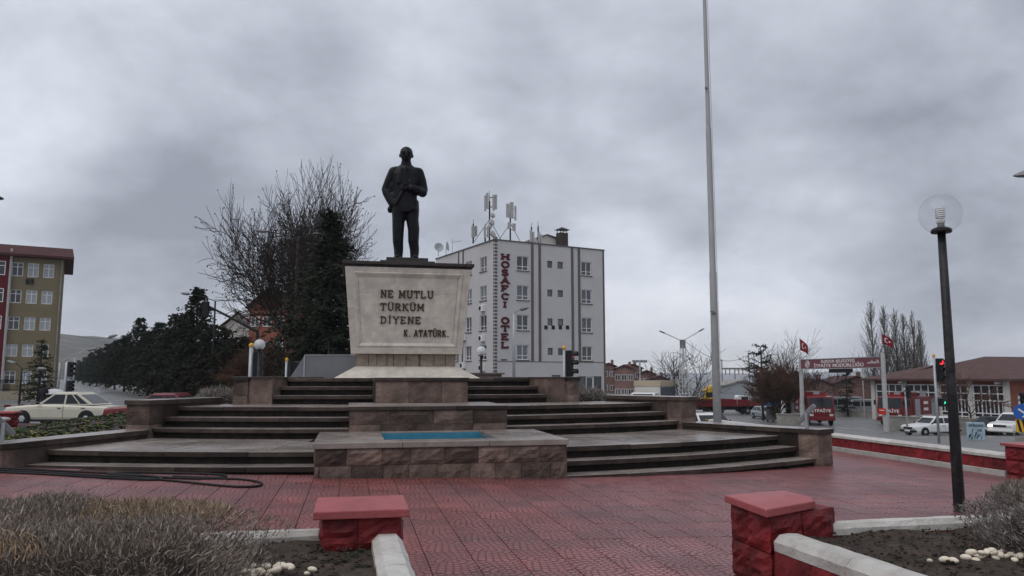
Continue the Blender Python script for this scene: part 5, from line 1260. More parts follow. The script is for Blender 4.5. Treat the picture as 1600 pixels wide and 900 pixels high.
def car(label, u, Y, rz, paint, L=4.2, Wd=1.64, H=1.4, style='sedan', cat='car', lit=False, group=None, plate_sign=None, zoff=0, person=False):
    x = XU(u, Y); root = thing('parked_car' if cat == 'car' else cat, label, cat, (x, Y, terr(x, Y)+zoff+.005), rz, group)
    hl, hw = L/2, Wd/2; wr = .30 if H < 1.5 else .35; sill = .20 if H < 1.5 else .27
    belt = .62*H
    if style == 'sedan': hood, trunk, ca = belt-.06, belt-.05, (hl*.38, hl*.08, -hl*.36, -hl*.70)
    elif style == 'hatch': hood, trunk, ca = belt-.08, belt-.02, (hl*.36, hl*.05, -hl*.62, -hl*.93)
    else: hood, trunk, ca = belt-.06, belt, (hl*.48, hl*.12, -hl*.66, -hl*.96)
    def ring(xx, w_, zb, zt, r_=.07): return [(xx, s*a, z) for s, a, z in ((1, w_*.93, zb), (1, w_, zb+.16), (1, w_, zt-.18), (1, w_*.975, zt-r_), (1, w_*.90, zt), (1, w_*.3, zt+.015), (-1, w_*.3, zt+.015), (-1, w_*.90, zt), (-1, w_*.975, zt-r_), (-1, w_, zt-.18), (-1, w_, zb+.16), (-1, w_*.93, zb))]
    st = [(hl, hw*.86, sill+.14, hood-.14), (hl-.06, hw*.93, sill+.04, hood-.05), (hl*.78, hw*.99, sill, hood), (ca[0], hw, sill, belt), (0, hw, sill, belt), (ca[3], hw, sill, belt if style != 'sedan' else trunk), (-hl+.08, hw*.95, sill+.04, trunk-.04), (-hl, hw*.88, sill+.14, trunk-.14)]
    body = MB().loft([ring(*s) for s in st]).obj('body', paint, root, smooth=False, bevel=.02)
    # cabin
    zr = H-.02; wt = hw*.76
    def cr(xx, w0, z0, w1, z1): return [(xx[0], w0, z0), (xx[1], w1, z1), (xx[1], -w1, z1), (xx[0], -w0, z0)]
    b0, t0, t1, b1 = ca; zbl = belt-.01
    cab = MB(); vs = []
    for (xb_, xt_) in ((b0, t0), (b1, t1)):
        for s in (1, -1): vs += [(xb_, s*hw*.90, zbl), (xt_, s*wt, zr-.05), (xt_-(.06 if xb_ > 0 else -.06), s*wt*.90, zr)]
    cab.add(vs, [(0, 1, 4, 3), (1, 2, 5, 4), (6, 9, 10, 7), (7, 10, 11, 8), (2, 8, 11, 5), (0, 6, 7, 1), (1, 7, 8, 2), (3, 4, 10, 9), (4, 5, 11, 10)])
    cb = cab.obj('cabin', paint, root, bevel=.015)
    def side(s, xx, z): f = (z-zbl)/(zr-.05-zbl); return (xx, s*(hw*.90+(wt-hw*.90)*f+.006), z)
    z0_, z1_ = belt+.035, zr-.10; f0 = (z0_-zbl)/(zr-.05-zbl); f1 = (z1_-zbl)/(zr-.05-zbl)
    xf = lambda f: b0+(t0-b0)*f; xb2 = lambda f: b1+(t1-b1)*f
    mid = (b0+b1)/2*.55+(t0+t1)/2*.45
    for s in (1, -1):
        segs = [(xf(f0)-.16, mid+.04, xf(f1)-.10, mid+.04), (mid-.04, xb2(f0)+.55, mid-.04, xb2(f1)+.32), (xb2(f0)+.49, xb2(f0)+.16, xb2(f1)+.26, xb2(f1)+.12)]
        for a0, a1, c0, c1 in segs:
            if a0-a1 < .1: continue
            p = [side(s, a0, z0_), side(s, a1, z0_), side(s, c1, z1_), side(s, c0, z1_)]
            if s < 0: p = p[::-1]
            MB().add(p, [(0, 1, 2, 3)]).obj('side_window', 'car_glass', cb, fix=False)
        for xx in (mid+.0,):
            MB().cbox((xx, s*(hw+.004), sill+(belt-sill)*.52), (.012, .008, belt-sill-.1)).obj('door_gap', 'black_metal', root)
        MB().cbox((mid+.17, s*(hw+.012), belt-.14), (.16, .02, .03)).obj('door_handle', 'black_metal', root); MB().cbox((mid-.85, s*(hw+.012), belt-.14), (.16, .02, .03)).obj('door_handle', 'black_metal', root)
        MB().cbox((b0-.12, s*(hw+.04), belt+.06), (.10, .14, .10)).obj('mirror', 'black_metal', root, bevel=.02)
        MB().box(-hl*.52, hl*.52, s*hw-.006 if s > 0 else -hw-.01, s*hw+.01 if s > 0 else -hw+.006, sill-.02, sill+.07).obj('sill_trim', 'black_metal', root)
    for (xa_, xt_, sg) in ((b0, t0, 1), (b1, t1, -1)):
        p = []
        for f, ins in ((.10, .90), (.88, .88)):
            xx = xa_+(xt_-xa_)*f+sg*.008; zz = zbl+(zr-.05-zbl)*f+.006; w_ = (hw*.90+(wt-hw*.90)*f)*ins; p.append((xx, w_, zz)); p.append((xx, -w_, zz))
        MB().add([p[0], p[1], p[3], p[2]], [(0, 1, 2, 3)]).obj('windscreen' if sg > 0 else 'rear_window', 'car_glass', cb)
    ax1, ax2 = hl*.62, -hl*.60
    for xx in (ax1, ax2):
        for s in (1, -1):
            M_ = Matrix.Translation((xx, s*(hw-.02), wr)) @ Matrix.Rotation(R(90), 4, 'X')
            MB().lathe([(.02, -.028), (wr*1.2, -.028), (wr*1.2, .028), (.02, .028)], n=22, M=M_).obj('wheel_arch', 'black_metal', root)
            wheel(root, xx, s*(hw-.065), wr, .19)
    MB().box(hl-.10, hl+.09, -hw*.93, hw*.93, sill+.08, sill+.24).obj('bumper', 'black_metal' if style != 'suv' else paint, root, bevel=.03)
    MB().box(-hl-.09, -hl+.10, -hw*.93, hw*.93, sill+.08, sill+.24).obj('bumper', 'black_metal' if style != 'suv' else paint, root, bevel=.03)
    MB().box(hl-.02, hl+.03, -hw*.5, hw*.5, hood-.30, hood-.16).obj('grille', 'black_metal', root)
    for s in (1, -1):
        MB().cbox((hl-.01, s*hw*.70, hood-.23), (.09, hw*.34, .15)).obj('headlight', 'head_lit' if (lit and s < 0) else 'lamp_glass', root, bevel=.02)
        MB().cbox((-hl+.01, s*hw*.72, trunk-.24), (.08, hw*.32, .15)).obj('tail_light', 'tail_red', root)
    MB().cbox((hl+.095, 0, sill+.18), (.012, .5, .11)).obj('number_plate', 'plate', root); MB().cbox((-hl-.095, 0, sill+.2), (.012, .5, .11)).obj('number_plate', 'plate', root)
    if plate_sign:
        b = MB(); b.cbox((b0-.22, -.05, belt+.12), (.02, .55, .15)); b.obj('dash_sign', plate_sign, root)
    return root
XA = lambda d: R(d)
car('cream boxy old sedan stopped beside the yellow pansy bed', 108, 33.5, R(178), 'cream_car', 4.5, 1.66, 1.42, 'sedan')
car('dark red sedan half hidden behind the stone end wall', 258, 32.5, R(176), 'dark_red_vehicle', 4.4, 1.66, 1.40, 'sedan')
car('white sedan with yellow windscreen card parked beside the flagpole', 1101, 46, R(-78), 'white_car', 4.3, 1.7, 1.42, 'sedan', plate_sign='yellow')
car('dark maroon hatchback parked behind the white sedan with the yellow card', 1113, 53, R(-70), 'dark_red_vehicle', 4.1, 1.7, 1.55, 'hatch')
car('silver hatchback facing the street beside the dumpster', 1193, 90, R(-80), 'silver_car', 4.0, 1.66, 1.45, 'hatch')
car('white boxy old hatchback crossing in front of the yard wall', 1449, 58.5, R(196), 'white_car', 4.1, 1.62, 1.42, 'hatch')
car('dark sedan following behind the painted utility box', 1541, 60, R(218), 'dark_car', 4.3, 1.7, 1.42, 'sedan')
car('white sport utility car with a lit headlamp at the traffic lights', 1580, 57.5, R(212), 'white_car', 4.4, 1.82, 1.68, 'suv', lit=True)
def van(label, u, Y, rz, paint, L=4.8, Wd=1.8, H=2.0):
    x = XU(u, Y); r_ = thing('parked_van', label, 'van', (x, Y, terr(x, Y)+.005), rz); hl, hw = L/2, Wd/2
    MB().prism([(-hl, .3), (hl, .3), (hl, .85), (hl*.86, 1.05), (hl*.55, H*.96), (hl*.45, H), (-hl, H)], -hw, hw).obj('body', paint, r_, bevel=.05)
    for s in (1, -1):
        for a, b in ((hl*.2, hl*.52), (-hl*.35, hl*.12), (-hl*.9, -hl*.42)): MB().cbox(((a+b)/2, s*(hw+.003), H*.74), (b-a, .01, H*.28)).obj('side_window', 'car_glass', r_)
        for xx in (hl*.62, -hl*.6): wheel(r_, xx, s*(hw-.05), .33)
    MB().add([(hl*.87, -hw*.9, 1.08), (hl*.87, hw*.9, 1.08), (hl*.58, hw*.85, H*.93), (hl*.58, -hw*.85, H*.93)], [(0, 1, 2, 3)], Matrix.Translation((.012, 0, .01))).obj('windscreen', 'car_glass', r_)
    MB().box(hl-.02, hl+.08, -hw*.95, hw*.95, .3, .5).obj('bumper', 'black_metal', r_)
    for s in (1, -1): MB().cbox((hl+.0, s*hw*.7, .72), (.05, .3, .16)).obj('headlight', 'lamp_glass', r_)
    return r_
van('white van parked beneath the evergreens next to a bare trunk', 287, 98, R(185), 'white_car')
van('white minibus parked beneath the evergreens, longest of the vans there', 262, 104, R(180), 'white_car', 5.8, 1.9, 2.3)
van('small white van far along the tree lined avenue', 222, 120, R(178), 'white_car', 4.4)
van('pale minibus parked in the yard behind the dark fir', 1305, 100, R(188), 'silver_car', 6.0, 2.0, 2.4)
van('grey minibus parked in the yard beside the thin white mast', 1342, 99, R(182), 'silver_car', 5.2, 1.9, 2.1)
# fire engines
def fire_engine(label, u, Y, rz):
    x = XU(u, Y); r_ = thing('fire_engine', label, 'fire engine', (x, Y, terr(x, Y)+.005), rz); W_, L_ = 2.45, 7.6
    hw = W_/2
    cabn = MB().prism([(0, .75), (1.9, .75), (1.95, 1.65), (1.75, 2.75), (0, 2.8)], -hw, hw).obj('cab', 'red_vehicle', r_, bevel=.06)
    f = lambda z: 1.95-(z-1.65)*.2/1.1
    MB().add([(f(1.72)+.012, -hw*.9, 1.72), (f(1.72)+.012, hw*.9, 1.72), (f(2.6)+.012, hw*.86, 2.6), (f(2.6)+.012, -hw*.86, 2.6)], [(0, 1, 2, 3)]).obj('windscreen', 'car_glass', cabn)
    for s in (1, -1):
        MB().cbox((1.05, s*(hw+.004), 2.15), (.95, .012, .8)).obj('side_window', 'car_glass', cabn); MB().cbox((2.05, s*(hw+.12), 2.2), (.1, .16, .45)).obj('mirror', 'black_metal', cabn)
        MB().cbox((1.95, s*hw*.74, 1.02), (.06, .34, .2)).obj('headlight', 'lamp_glass', cabn)
    text('İTFAİYE', .38, 'sign_white', cabn, (1.965, 0, 1.30), (R(90), 0, R(90)), offset=.008, sx=1.25)
    MB().box(1.9, 2.12, -hw, hw, .5, .82).obj('bumper', 'red_vehicle', r_, bevel=.04)
    bd = MB().box(-L_+2, -.12, -hw, hw, .78, 2.7).obj('equipment_body', 'red_vehicle', r_, bevel=.04)
    for s in (1, -1):
        for a, b in ((-1.5, -.5), (-5.0, -3.9)): 
            sh = MB().cbox(((a+b)/2, s*(hw+.006), 1.72), (b-a, .02, 1.6)).obj('roller_shutter', 'galv', bd)
        for z in (2.15, 1.55): MB().cbox((-2.7, s*(hw+.006), z), (.9, .014, .26)).obj('name_plate', 'sign_white', bd)
        MB().cbox((-2.0, s*(hw+.006), .95), (5.2, .014, .1)).obj('stripe', 'sign_white', bd)
    MB().box(-1.5, -.2, -hw*.8, hw*.8, 2.702, 3.15).obj('pump_box', 'red_vehicle', r_)
    ld = MB(); [ld.box(-5.2, .6, y-.04, y+.04, 3.16, 3.24) for y in (-.3, .3)]; [ld.box(-5.1+i*.4, -5.05+i*.4, -.26, .26, 3.17, 3.22) for i in range(14)]; [ld.box(x_, x_+.08, -.3, .3, 2.702, 3.158) for x_ in (-5, .3)]; ld.obj('ladder', 'galv', r_)
    MB().box(.9, 1.2, -.8, .8, 2.802, 2.95).obj('beacon_bar', 'tail_red', cabn)
    ch_ = MB().box(-L_+2.1, 1.7, -.45, .45, .45, .76).obj('chassis', 'black_metal', r_)
    for xx in (.95, -3.3):
        for s in (1, -1): wheel(r_, xx, s*(hw-.16), .5, .28, 'red_vehicle')
    return r_
fire_engine('red fire engine parked nose out in the gateway under the sign', 1273, 76, R(-98))
fire_engine('red fire engine parked beside the station bay doors behind the yard wall', 1403, 74, R(218))
# loaded flatbed lorry
x = XU(1083, 104); fz = terr(XU(1140, 104), 104); lor = thing('flatbed_lorry', 'long red flatbed lorry loaded with scrap vehicles, cab behind the brown shrub', 'lorry', (x, 104, fz), R(2))
Lb = XU(1189, 104)-x
for i in range(5):
    a, b = Lb*i/5, Lb*(i+1)/5
    for y in (-1.25, 1.2): MB().box(a+.03, b-.03, y, y+.05, 1.15, 2.0).obj('side_board', 'red_vehicle', lor); MB().box(a+.06, b-.06, y-.012 if y < 0 else y+.052, y-.002 if y < 0 else y+.06, 1.28, 1.36).obj('board_rib', 'dark_red_vehicle', lor)
MB().box(0, Lb, -1.2, 1.2, 1.05, 1.14).obj('bed', 'dark_red_vehicle', lor); MB().box(.4, Lb+2, -.5, .5, .6, 1.04).obj('chassis', 'black_metal', lor)
cabn = MB().prism([(Lb+.3, .8), (Lb+2.2, .8), (Lb+2.25, 1.7), (Lb+2.0, 2.9), (Lb+.3, 2.95)], -1.2, 1.2).obj('cab', 'red_vehicle', lor, bevel=.05)
MB().cbox((Lb+1.3, -1.204, 2.2), (.9, .012, .75)).obj('side_window', 'car_glass', cabn)
for xx in (3.2, 6.9, 8.0, Lb+1.3):
    for s in (1, -1): wheel(lor, xx, s*1.05, .5, .28, 'grey_metal')
MB().box(2.2, 3.9, -1.15, 1.15, .55, .95).obj('mudguard', 'black_metal', lor)
def scrap(label, dx, col_, sc_, kind):
    r_ = thing('scrap_cab' if kind == 'cab' else 'blue_crate', label, 'scrap' if kind == 'cab' else 'crate', (x+dx, 104, fz+1.145), 0)
    if kind == 'cab':
        b = MB().prism([(0, 0), (1.9*sc_, 0), (1.9*sc_, .6), (1.5*sc_, 1.35*sc_), (.2, 1.4*sc_), (0, 1.1)], -.8, .8).obj('body', col_, r_, bevel=.06)
        MB().cbox((1.0*sc_, -.804, .95*sc_), (.9*sc_, .012, .5*sc_)).obj('window', 'car_glass', r_)
    else:
        MB().box(0, 1.9, -.9, .9, 0, 1.75).obj('box', col_, r_)
        for z in (.3, .8, 1.3): MB().box(-.03, 1.93, -.93, .93, z, z+.12).obj('rib', 'galv', r_)
scrap('rounded white scrap van body loaded on the red lorry', 5.6, 'white_car', 1.0, 'cab'); scrap('small tilted white scrap cab between van body and blue crate', 7.6, 'silver_car', .8, 'cab'); scrap('blue ribbed crate loaded behind the red lorry cab', 9.2, 'blue_paint', 1, 'crate')
# yellow lorry
xx0 = XU(1113, 109); yl = thing('yellow_lorry', 'yellow lorry cab showing above the red flatbed', 'lorry', (xx0, 109, terr(xx0, 109)+.005), R(180))
cabn = MB().prism([(-.6, .7), (1.5, .7), (1.55, 2.0), (1.3, 3.0), (.5, 3.75), (-.5, 3.8), (-.6, 2.9)], -1.2, 1.2).obj('cab', 'yellow_cab', yl, bevel=.08)
for s in (1, -1): MB().cbox((.75, s*1.204, 2.45), (1.0, .012, .7)).obj('side_window', 'car_glass', cabn)
MB().cbox((1.46, 0, 2.5), (.012, 2.0, .8), 0, 0, R(-14)).obj('windscreen', 'car_glass', cabn); MB().box(1.2, 1.75, -1.15, 1.15, 3.02, 3.1).obj('sun_visor', 'yellow_cab', cabn)
MB().box(-5, 1.2, -.45, .45, .6, .68).obj('chassis', 'black_metal', yl)
for wx_ in (.8, -3.8):
    for s in (1, -1): wheel(yl, wx_, s*1.05, .5, .28, 'grey_metal')
# box lorry behind the mid end wall
bx = XU(1012, 62); bz = terr(bx, 62); bl = thing('box_lorry', 'white box lorry with tan roof band and dark tarpaulin side', 'lorry', (bx, 62, bz+.005), R(-116))
zt_ = ZV(595, 62)-bz
MB().box(-4.6, .2, -1.05, 1.05, .9, zt_-.45).obj('box_body', 'plaster', bl); MB().box(-4.65, .25, -1.1, 1.1, zt_-.448, zt_).obj('roof_band', 'beige', bl, bevel=.03); MB().box(-4.5, .1, 1.055, 1.075, 1.0, zt_-.5).obj('tarpaulin', 'tarp', bl)
cabn = MB().prism([(.3, .5), (1.8, .5), (1.85, 1.4), (1.4, 2.4), (.3, 2.45)], -.95, .95).obj('cab', 'white_car', bl, bevel=.05)
MB().add([(1.835, -.85, 1.45), (1.835, .85, 1.45), (1.44, .8, 2.32), (1.44, -.8, 2.32)], [(0, 1, 2, 3)], Matrix.Translation((.015, 0, .008))).obj('windscreen', 'car_glass', cabn)
for s in (1, -1): MB().cbox((.95, s*.954, 1.9), (.7, .012, .6)).obj('side_window', 'car_glass', cabn)
MB().box(-4.4, 1.6, -.4, .4, .5, .88).obj('chassis', 'black_metal', bl)
for wx_ in (1.0, -3.2):
    for s in (1, -1): wheel(bl, wx_, s*.85, .4, .22, 'grey_metal')
# dumpster, utility box, barrier sign, cone
dx_ = XU(1203, 83); dm = thing('dumpster', 'grey steel dumpster with sloping front beside the concrete block', 'dumpster', (dx_, 83, terr(dx_, 83)+.01), R(-20))
MB().prism([(-.5, .25), (.25, .1), (.55, .7), (.55, 1.15), (-.5, 1.35)], -.75, .75).obj('bin', 'grey_metal', dm, bevel=.02); MB().prism([(-.55, 1.37), (-.4, 1.62), (.2, 1.6), (.6, 1.2), (.6, 1.17)], -.78, .78).obj('lid', 'brown_brick', dm)
for a, b in ((-.4, -.6), (-.4, .6), (.2, -.6), (.2, .6)): MB().lathe([(.02, -.03), (.09, -.03), (.09, .03), (.02, .03)], n=10, M=Matrix.Translation((a, b, .09)) @ Matrix.Rotation(R(90), 4, 'X')).obj('castor', 'rubber', dm)
ux = XU(1518.5, 44); ub = thing('utility_box', 'pale blue hand painted box with dark scrawled lettering by the kerb', 'box', (ux, 44, terr(ux, 44)), R(-20))
hb = .98; MB().box(-.44, .44, -.15, .15, 0, hb).obj('cabinet', 'board', ub, bevel=.01)
text('GÜRÇAN', .17, 'black_metal', ub, (0, -.155, .76), (R(90), 0, 0), offset=.004); text('10', .2, 'black_metal', ub, (.18, -.155, .48), (R(90), 0, 0), offset=.004)
sc1 = MB(); rnd = random.Random(9)
for i in range(16): a = rnd.uniform(-.4, .3); z = rnd.uniform(.02, .45); sc1.tube([(a, -.156, z), (a+rnd.uniform(.02, .14), -.156, z+rnd.uniform(.08, .28))], .014, 4)
sc1.obj('scrawl', 'black_metal', ub)
bx_ = XU(1597, 42); bs_ = thing('traffic_barrier', 'striped barrier board with round blue arrow sign', 'sign', (bx_, 42, terr(bx_, 42)), R(-25))
MB().box(-.45, .45, -.03, .03, .45, 1.15).obj('board', 'yellow', bs_)
for i in range(4): MB().add([(-.42+i*.24, -.034, 1.13), (-.30+i*.24, -.034, 1.13), (-.18+i*.24, -.034, .47), (-.30+i*.24, -.034, .47)], [(0, 1, 2, 3)]).obj('stripe', 'black_metal', bs_)
MB().lathe([(.02, -.02), (.42, -.02), (.42, .02), (.02, .02)], n=24, M=Matrix.Translation((-.12, -.07, 1.55)) @ Matrix.Rotation(R(90), 4, 'X')).obj('sign_disc', 'sign_blue', bs_)
ar = MB(); ar.cbox((-.14, -.1, 1.57), (.42, .01, .09), 0, 0, R(40)); ar.add([(.10, -.106, 1.24), (.12, -.106, 1.52), (-.17, -.106, 1.27)], [(0, 1, 2)]); ar.obj('arrow', 'sign_white', bs_)
MB().box(-.03, .03, .032, .06, 0, 2.0).obj('post', 'galv', bs_); MB().box(-.5, -.1, -.2, .2, -.05, .25).obj('foot', 'concrete', bs_)
ox = XU(1598, 48); og = thing('octagonal_sign', 'grey back of an octagonal road sign behind the blue arrow disc', 'sign', (ox, 48, terr(ox, 48)), 0)
MB().lathe([(.02, -.01), (.55, -.01), (.55, .01), (.02, .01)], n=8, M=Matrix.Translation((0, 0, ZV(641, 48)-terr(ox, 48))) @ Matrix.Rotation(R(90), 4, 'X') @ Matrix.Rotation(R(22.5), 4, 'Z')).obj('plate', 'galv', og); MB().tube([(0, .05, -.2), (0, .05, 2.6)], .04, 6).obj('post', 'galv', og)
rx_ = XU(151, 44); rs_ = thing('round_sign', 'grey back of a round road sign on a short post', 'sign', (rx_, 44, terr(rx_, 44)), 0); zc_ = ZV(612, 44)-terr(rx_, 44)
MB().lathe([(.02, -.01), (.27, -.01), (.27, .01), (.02, .01)], n=24, M=Matrix.Translation((0, 0, zc_)) @ Matrix.Rotation(R(90), 4, 'X')).obj('plate', 'galv', rs_); MB().tube([(0, .04, -.2), (0, .04, zc_+.2)], .035, 6).obj('post', 'galv', rs_)
bx_ = XU(1072, 47); bs2 = thing('round_sign', 'round blue sign with white symbol beside the lattice lamp post', 'sign', (bx_, 47, terr(bx_, 47)), 0); zc_ = ZV(636, 47)-terr(bx_, 47)
MB().lathe([(.02, -.01), (.34, -.01), (.34, .01), (.02, .01)], n=24, M=Matrix.Translation((0, 0, zc_)) @ Matrix.Rotation(R(90), 4, 'X')).obj('plate', 'sign_blue', bs2); MB().cbox((0, -.02, zc_), (.12, .01, .32)).obj('symbol', 'sign_white', bs2); MB().tube([(0, .04, -.2), (0, .04, zc_+.2)], .035, 6).obj('post', 'galv', bs2)
cx_ = XU(887, 27); cn = thing('traffic_cone', 'red traffic cone with white bands behind the end wall', 'cone', (cx_, 27, terr(cx_, 27)), 0); hz_ = ZV(593, 27)-terr(cx_, 27)
MB().box(-.22, .22, -.22, .22, 0, .04).obj('base', 'cone_red', cn); MB().lathe([(.18, .04), (.03, hz_)], n=16).obj('cone_body', 'cone_red', cn)
for f in (.35, .6): rr_ = .18-.15*f; MB().lathe([(rr_+.012, hz_*f), (rr_-.004, hz_*(f+.14))], n=16).obj('white_band', 'sign_white', cn)
# ------------------------------------------------------------------ traffic lights and street lamps
Y_ = [50]
def head(root, z, face, lit=None, side=.22, h=.95, m='black_metal', arrow=False):
    """three-lamp housing; face = local yaw of lamp direction (0 = towards -y)"""
    M_ = Matrix.Rotation(face, 4, 'Z'); hs_ = MB().box(-.15, .15, -.13, .10, z, z+h, Matrix.Translation((side, 0, 0)) @ M_).obj('signal_head', m, root, bevel=.02)
    k = 3 if not arrow else 1
    for i in range(k):
        zz = z+h*(1-(i+.5)/k); T_ = Matrix.Translation((side, 0, 0)) @ M_ @ Matrix.Translation((0, -.135, zz)) @ Matrix.Rotation(R(90), 4, 'X')
        on = lit == ('red', 'yellow', 'green')[i] if not arrow else False
        l_ = MB().lathe([(.01, .0), (.118, .0), (.10, .02), (.01, .03)], n=16, M=T_).obj('lamp', (('light_red' if Y_[0] > 35 else 'light_red_dim') if lit == 'red' else 'light_green') if on else 'lamp_off', hs_)
        v_ = MB(); rings = []
        for j in range(9): a = R(-20+220*j/8); rings.append([(.12*math.cos(a), .12*math.sin(a), -.02), (.12*math.cos(a), .12*math.sin(a), .20), (.128*math.cos(a), .128*math.sin(a), .20), (.128*math.cos(a), .128*math.sin(a), -.02)])
        v_.loft(rings, M=T_); v_.obj('hood', m, l_)
        if arrow:
            a_ = MB(); fA = Matrix.Translation((side, 0, 0)) @ M_; a_.cbox((-.02, -.172, zz), (.13, .008, .035)); a_.cbox((.02, -.1725, zz+.035), (.11, .008, .035), 0, 0, R(45)); a_.cbox((.02, -.1735, zz-.035), (.11, .008, .035), 0, 0, R(-45)); a_.v = [tuple(fA @ Vector(q)) for q in a_.v]; a_.obj('arrow', 'light_green', hs_)
def signal(label, u, vtop, vbase, Y, face, lit=None, extra=None, side=.22, headh=.95, drop=.35, pole=.06, cap=True, zg=None):
    x = XU(u, Y); z = terr(x, Y) if zg is None else zg; h = ZV(vtop, Y)-z
    r_ = thing('traffic_light', label, 'traffic light', (x, Y, z), 0); Y_[0] = Y
    MB().tube([(0, 0, -.2), (0, 0, h-.12)], pole, 12).obj('pole', 'galv', r_, smooth=True)
    if cap: MB().lathe([(pole*1.25, 0), (pole*1.25, .07), (pole*.6, .12), (.01, .13)], (0, 0, h-.125), 12).obj('pole_cap', 'yellow', r_)
    head(r_, h-drop-headh, face, lit, side, headh)
    if extra: extra(r_, h)
    return r_
Yt = 38; pxm = Yt/F
signal('traffic light showing red above a green arrow by the plaza wall', 1461, 553, 685, Yt, R(8), 'red', lambda r_, h: head(r_, h-(634-553)*pxm, R(8), None, .27, .40, arrow=True), side=.27, headh=1.15, drop=.22)
signal('traffic light seen from the side before the second fire engine', 1413, 600, 668, 58, R(-70), None, side=.25, cap=False, drop=.1)
signal('traffic light beside the octagonal sign at the brick corner', 1590, 612, 684, 46, R(-60), None, side=.25, cap=False, drop=.05)
signal('traffic light with red lamp and yellow pole cap behind the orange cone', 882, 540, 610, 29, R(70), 'red', side=.18, headh=.98, drop=.18)
signal('yellow capped traffic light pole next to the small globe lamp', 391, 536, 600, 28, R(180), None, side=.26, headh=.95, drop=.3, pole=.075)
signal('short yellow capped traffic light pole near the grey panel', 447, 559, 600, 30, R(120), None, side=.2, headh=.62, drop=.15, pole=.05)
signal('traffic light pair at the avenue crossing near the pedestrians', 103, 563, 626, 50, R(70), None, lambda r_, h: head(r_, h-2.0, R(70), None, .25, .7), side=.25, cap=False, drop=.1, pole=.09)
def lamp_head(mb, p, d, ln=.7, w_=.13):
    d = Vector(d).normalized(); mb.tube([Vector(p), Vector(p)+d*ln*.15, Vector(p)+d*ln*.7, Vector(p)+d*ln], [.05, w_, w_*.9, .03], 8)
def street_lamp(label, u, Y, zt_, arms, m='galv', r0=.09, r1=.06, zg=None, cat='street lamp'):
    """arms: (dx,dy,dz) end offsets from the pole top"""
    x = XU(u, Y); z = terr(x, Y) if zg is None else zg; h = zt_-z
    r_ = thing('street_lamp', label, cat, (x, Y, z), 0)
    MB().tube([(0, 0, -.2), (0, 0, h*.6), (0, 0, h)], [r0, (r0+r1)/2, r1], 10).obj('pole', m, r_, smooth=True)
    for (a, b, c) in arms:
        e_ = Vector((a, b, h+c)); o = MB().tube([(0, 0, h-.02), Vector((a*.5, b*.5, h+c*.62)), e_], .035, 6).obj('arm', m, r_)
        q = MB(); lamp_head(q, e_, (a, b, c*.4), .75); q.obj('lamp_head', 'grey_metal', r_)
    return r_
street_lamp('single arm street lamp standing against the hotel front', 803, 55, ZV(490, 55), [(.45, -.3, .25)], 'galv', .12, .09)
street_lamp('tall double arm lamp post rising through the bare tree', 459, 48, ZV(372, 48), [(-1.9, -.4, .35), (.8, .3, .3)], 'bark', .14, .09)
street_lamp('dark double arm lamp above the evergreen row beside the hanging signal', 331, 62, ZV(470, 62), [(-2.1, 0, .55), (2.2, 0, .08)], 'black_metal', .1, .07)
street_lamp('double arm lamp poking out of the evergreen tops', 240, 85, ZV(512, 85), [(-2.0, 0, .15), (1.2, 0, .05)], 'black_metal', .1, .07)
for i, (u, Y, vt) in enumerate(((92, 64, 566), (103, 80, 565), (115, 62, 560))):
    street_lamp(('curved arm avenue lamp closest to the olive school', 'curved arm avenue lamp standing midway along the avenue', 'curved arm avenue lamp arching highest over the crossing')[i], u, Y, ZV(vt, Y), [((2.2, 2.6, 2.6)[i], 0, (1.0, 1.2, 1.7)[i])], 'galv', .09, .06)
street_lamp('short twin panel lamp on the school pavement', 33, 60, ZV(575, 60), [(-.5, 0, .35), (1.2, 0, -.05)], 'black_metal', .07, .07)
# mast arm with hanging signal
x = XU(395, 40); z = terr(x, 40); ma = thing('mast_arm_signal', 'signal head hung from a long arm above the evergreens', 'traffic light', (x, 40, z), 0); zt_ = ZV(515, 40)-z; p1 = P(322, 478, 40)
MB().tube([(.15, 0, -.2), (.15, 0, zt_)], .07, 10).obj('pole', 'black_metal', ma); MB().tube([(.15, 0, zt_-.1), (p1.x-x+.1, 0, p1.z-z)], [.09, .05], 8).obj('arm', 'black_metal', ma)
q = MB(); q.box(p1.x-x-.15, p1.x-x+.15, -.12, .12, ZV(495, 40)-z, ZV(471, 40)-z); q.obj('signal_head', 'black_metal', ma, bevel=.04)
# lattice lamp post
x = XU(1068, 52); z = terr(x, 52); lp = thing('lattice_lamp_post', 'white lattice lamp post with two long upswept arms', 'street lamp', (x, 52, z), R(20)); h = ZV(532, 52)-z
for a in (-1, 1):
    for b in (-1, 1): MB().tube([(a*.36, b*.36, -.2), (a*.10, b*.10, h)], .035, 4).obj('leg', 'pole_white', lp)
n = 12
for i in range(n):
    z0, z1 = h*i/n, h*(i+1)/n; k = .36-.26*z1/h; q = MB()
    for a, b, c, d in ((-1, -1, 1, -1), (1, -1, 1, 1), (1, 1, -1, 1), (-1, 1, -1, -1)): q.tube([(a*k, b*k, z1), (c*k, d*k, z1)], .022, 4)
    q.obj('brace', 'pole_white', lp)
for (a, c) in ((-1.28, .50), (1.2, .62)):
    MB().tube([(0, 0, h-.05), (a*.9, -a*.3, h+c)], .03, 6).obj('arm', 'pole_white', lp); q = MB(); lamp_head(q, (a*.9, -a*.3, h+c), (a*.9, -a*.3, c), .4, .06); q.obj('lamp_head', 'grey_metal', lp)
q = MB(); q.box(-.14, .14, -.14, .14, h-.5, h+.05); q.obj('junction_box', 'grey_metal', lp)
x = XU(1000, 160); z = terr(x, 160); fm_ = thing('floodlight_mast', 'far floodlight mast above the brown houses', 'lamp', (x, 160, z), 0); h = ZV(566, 160)-z
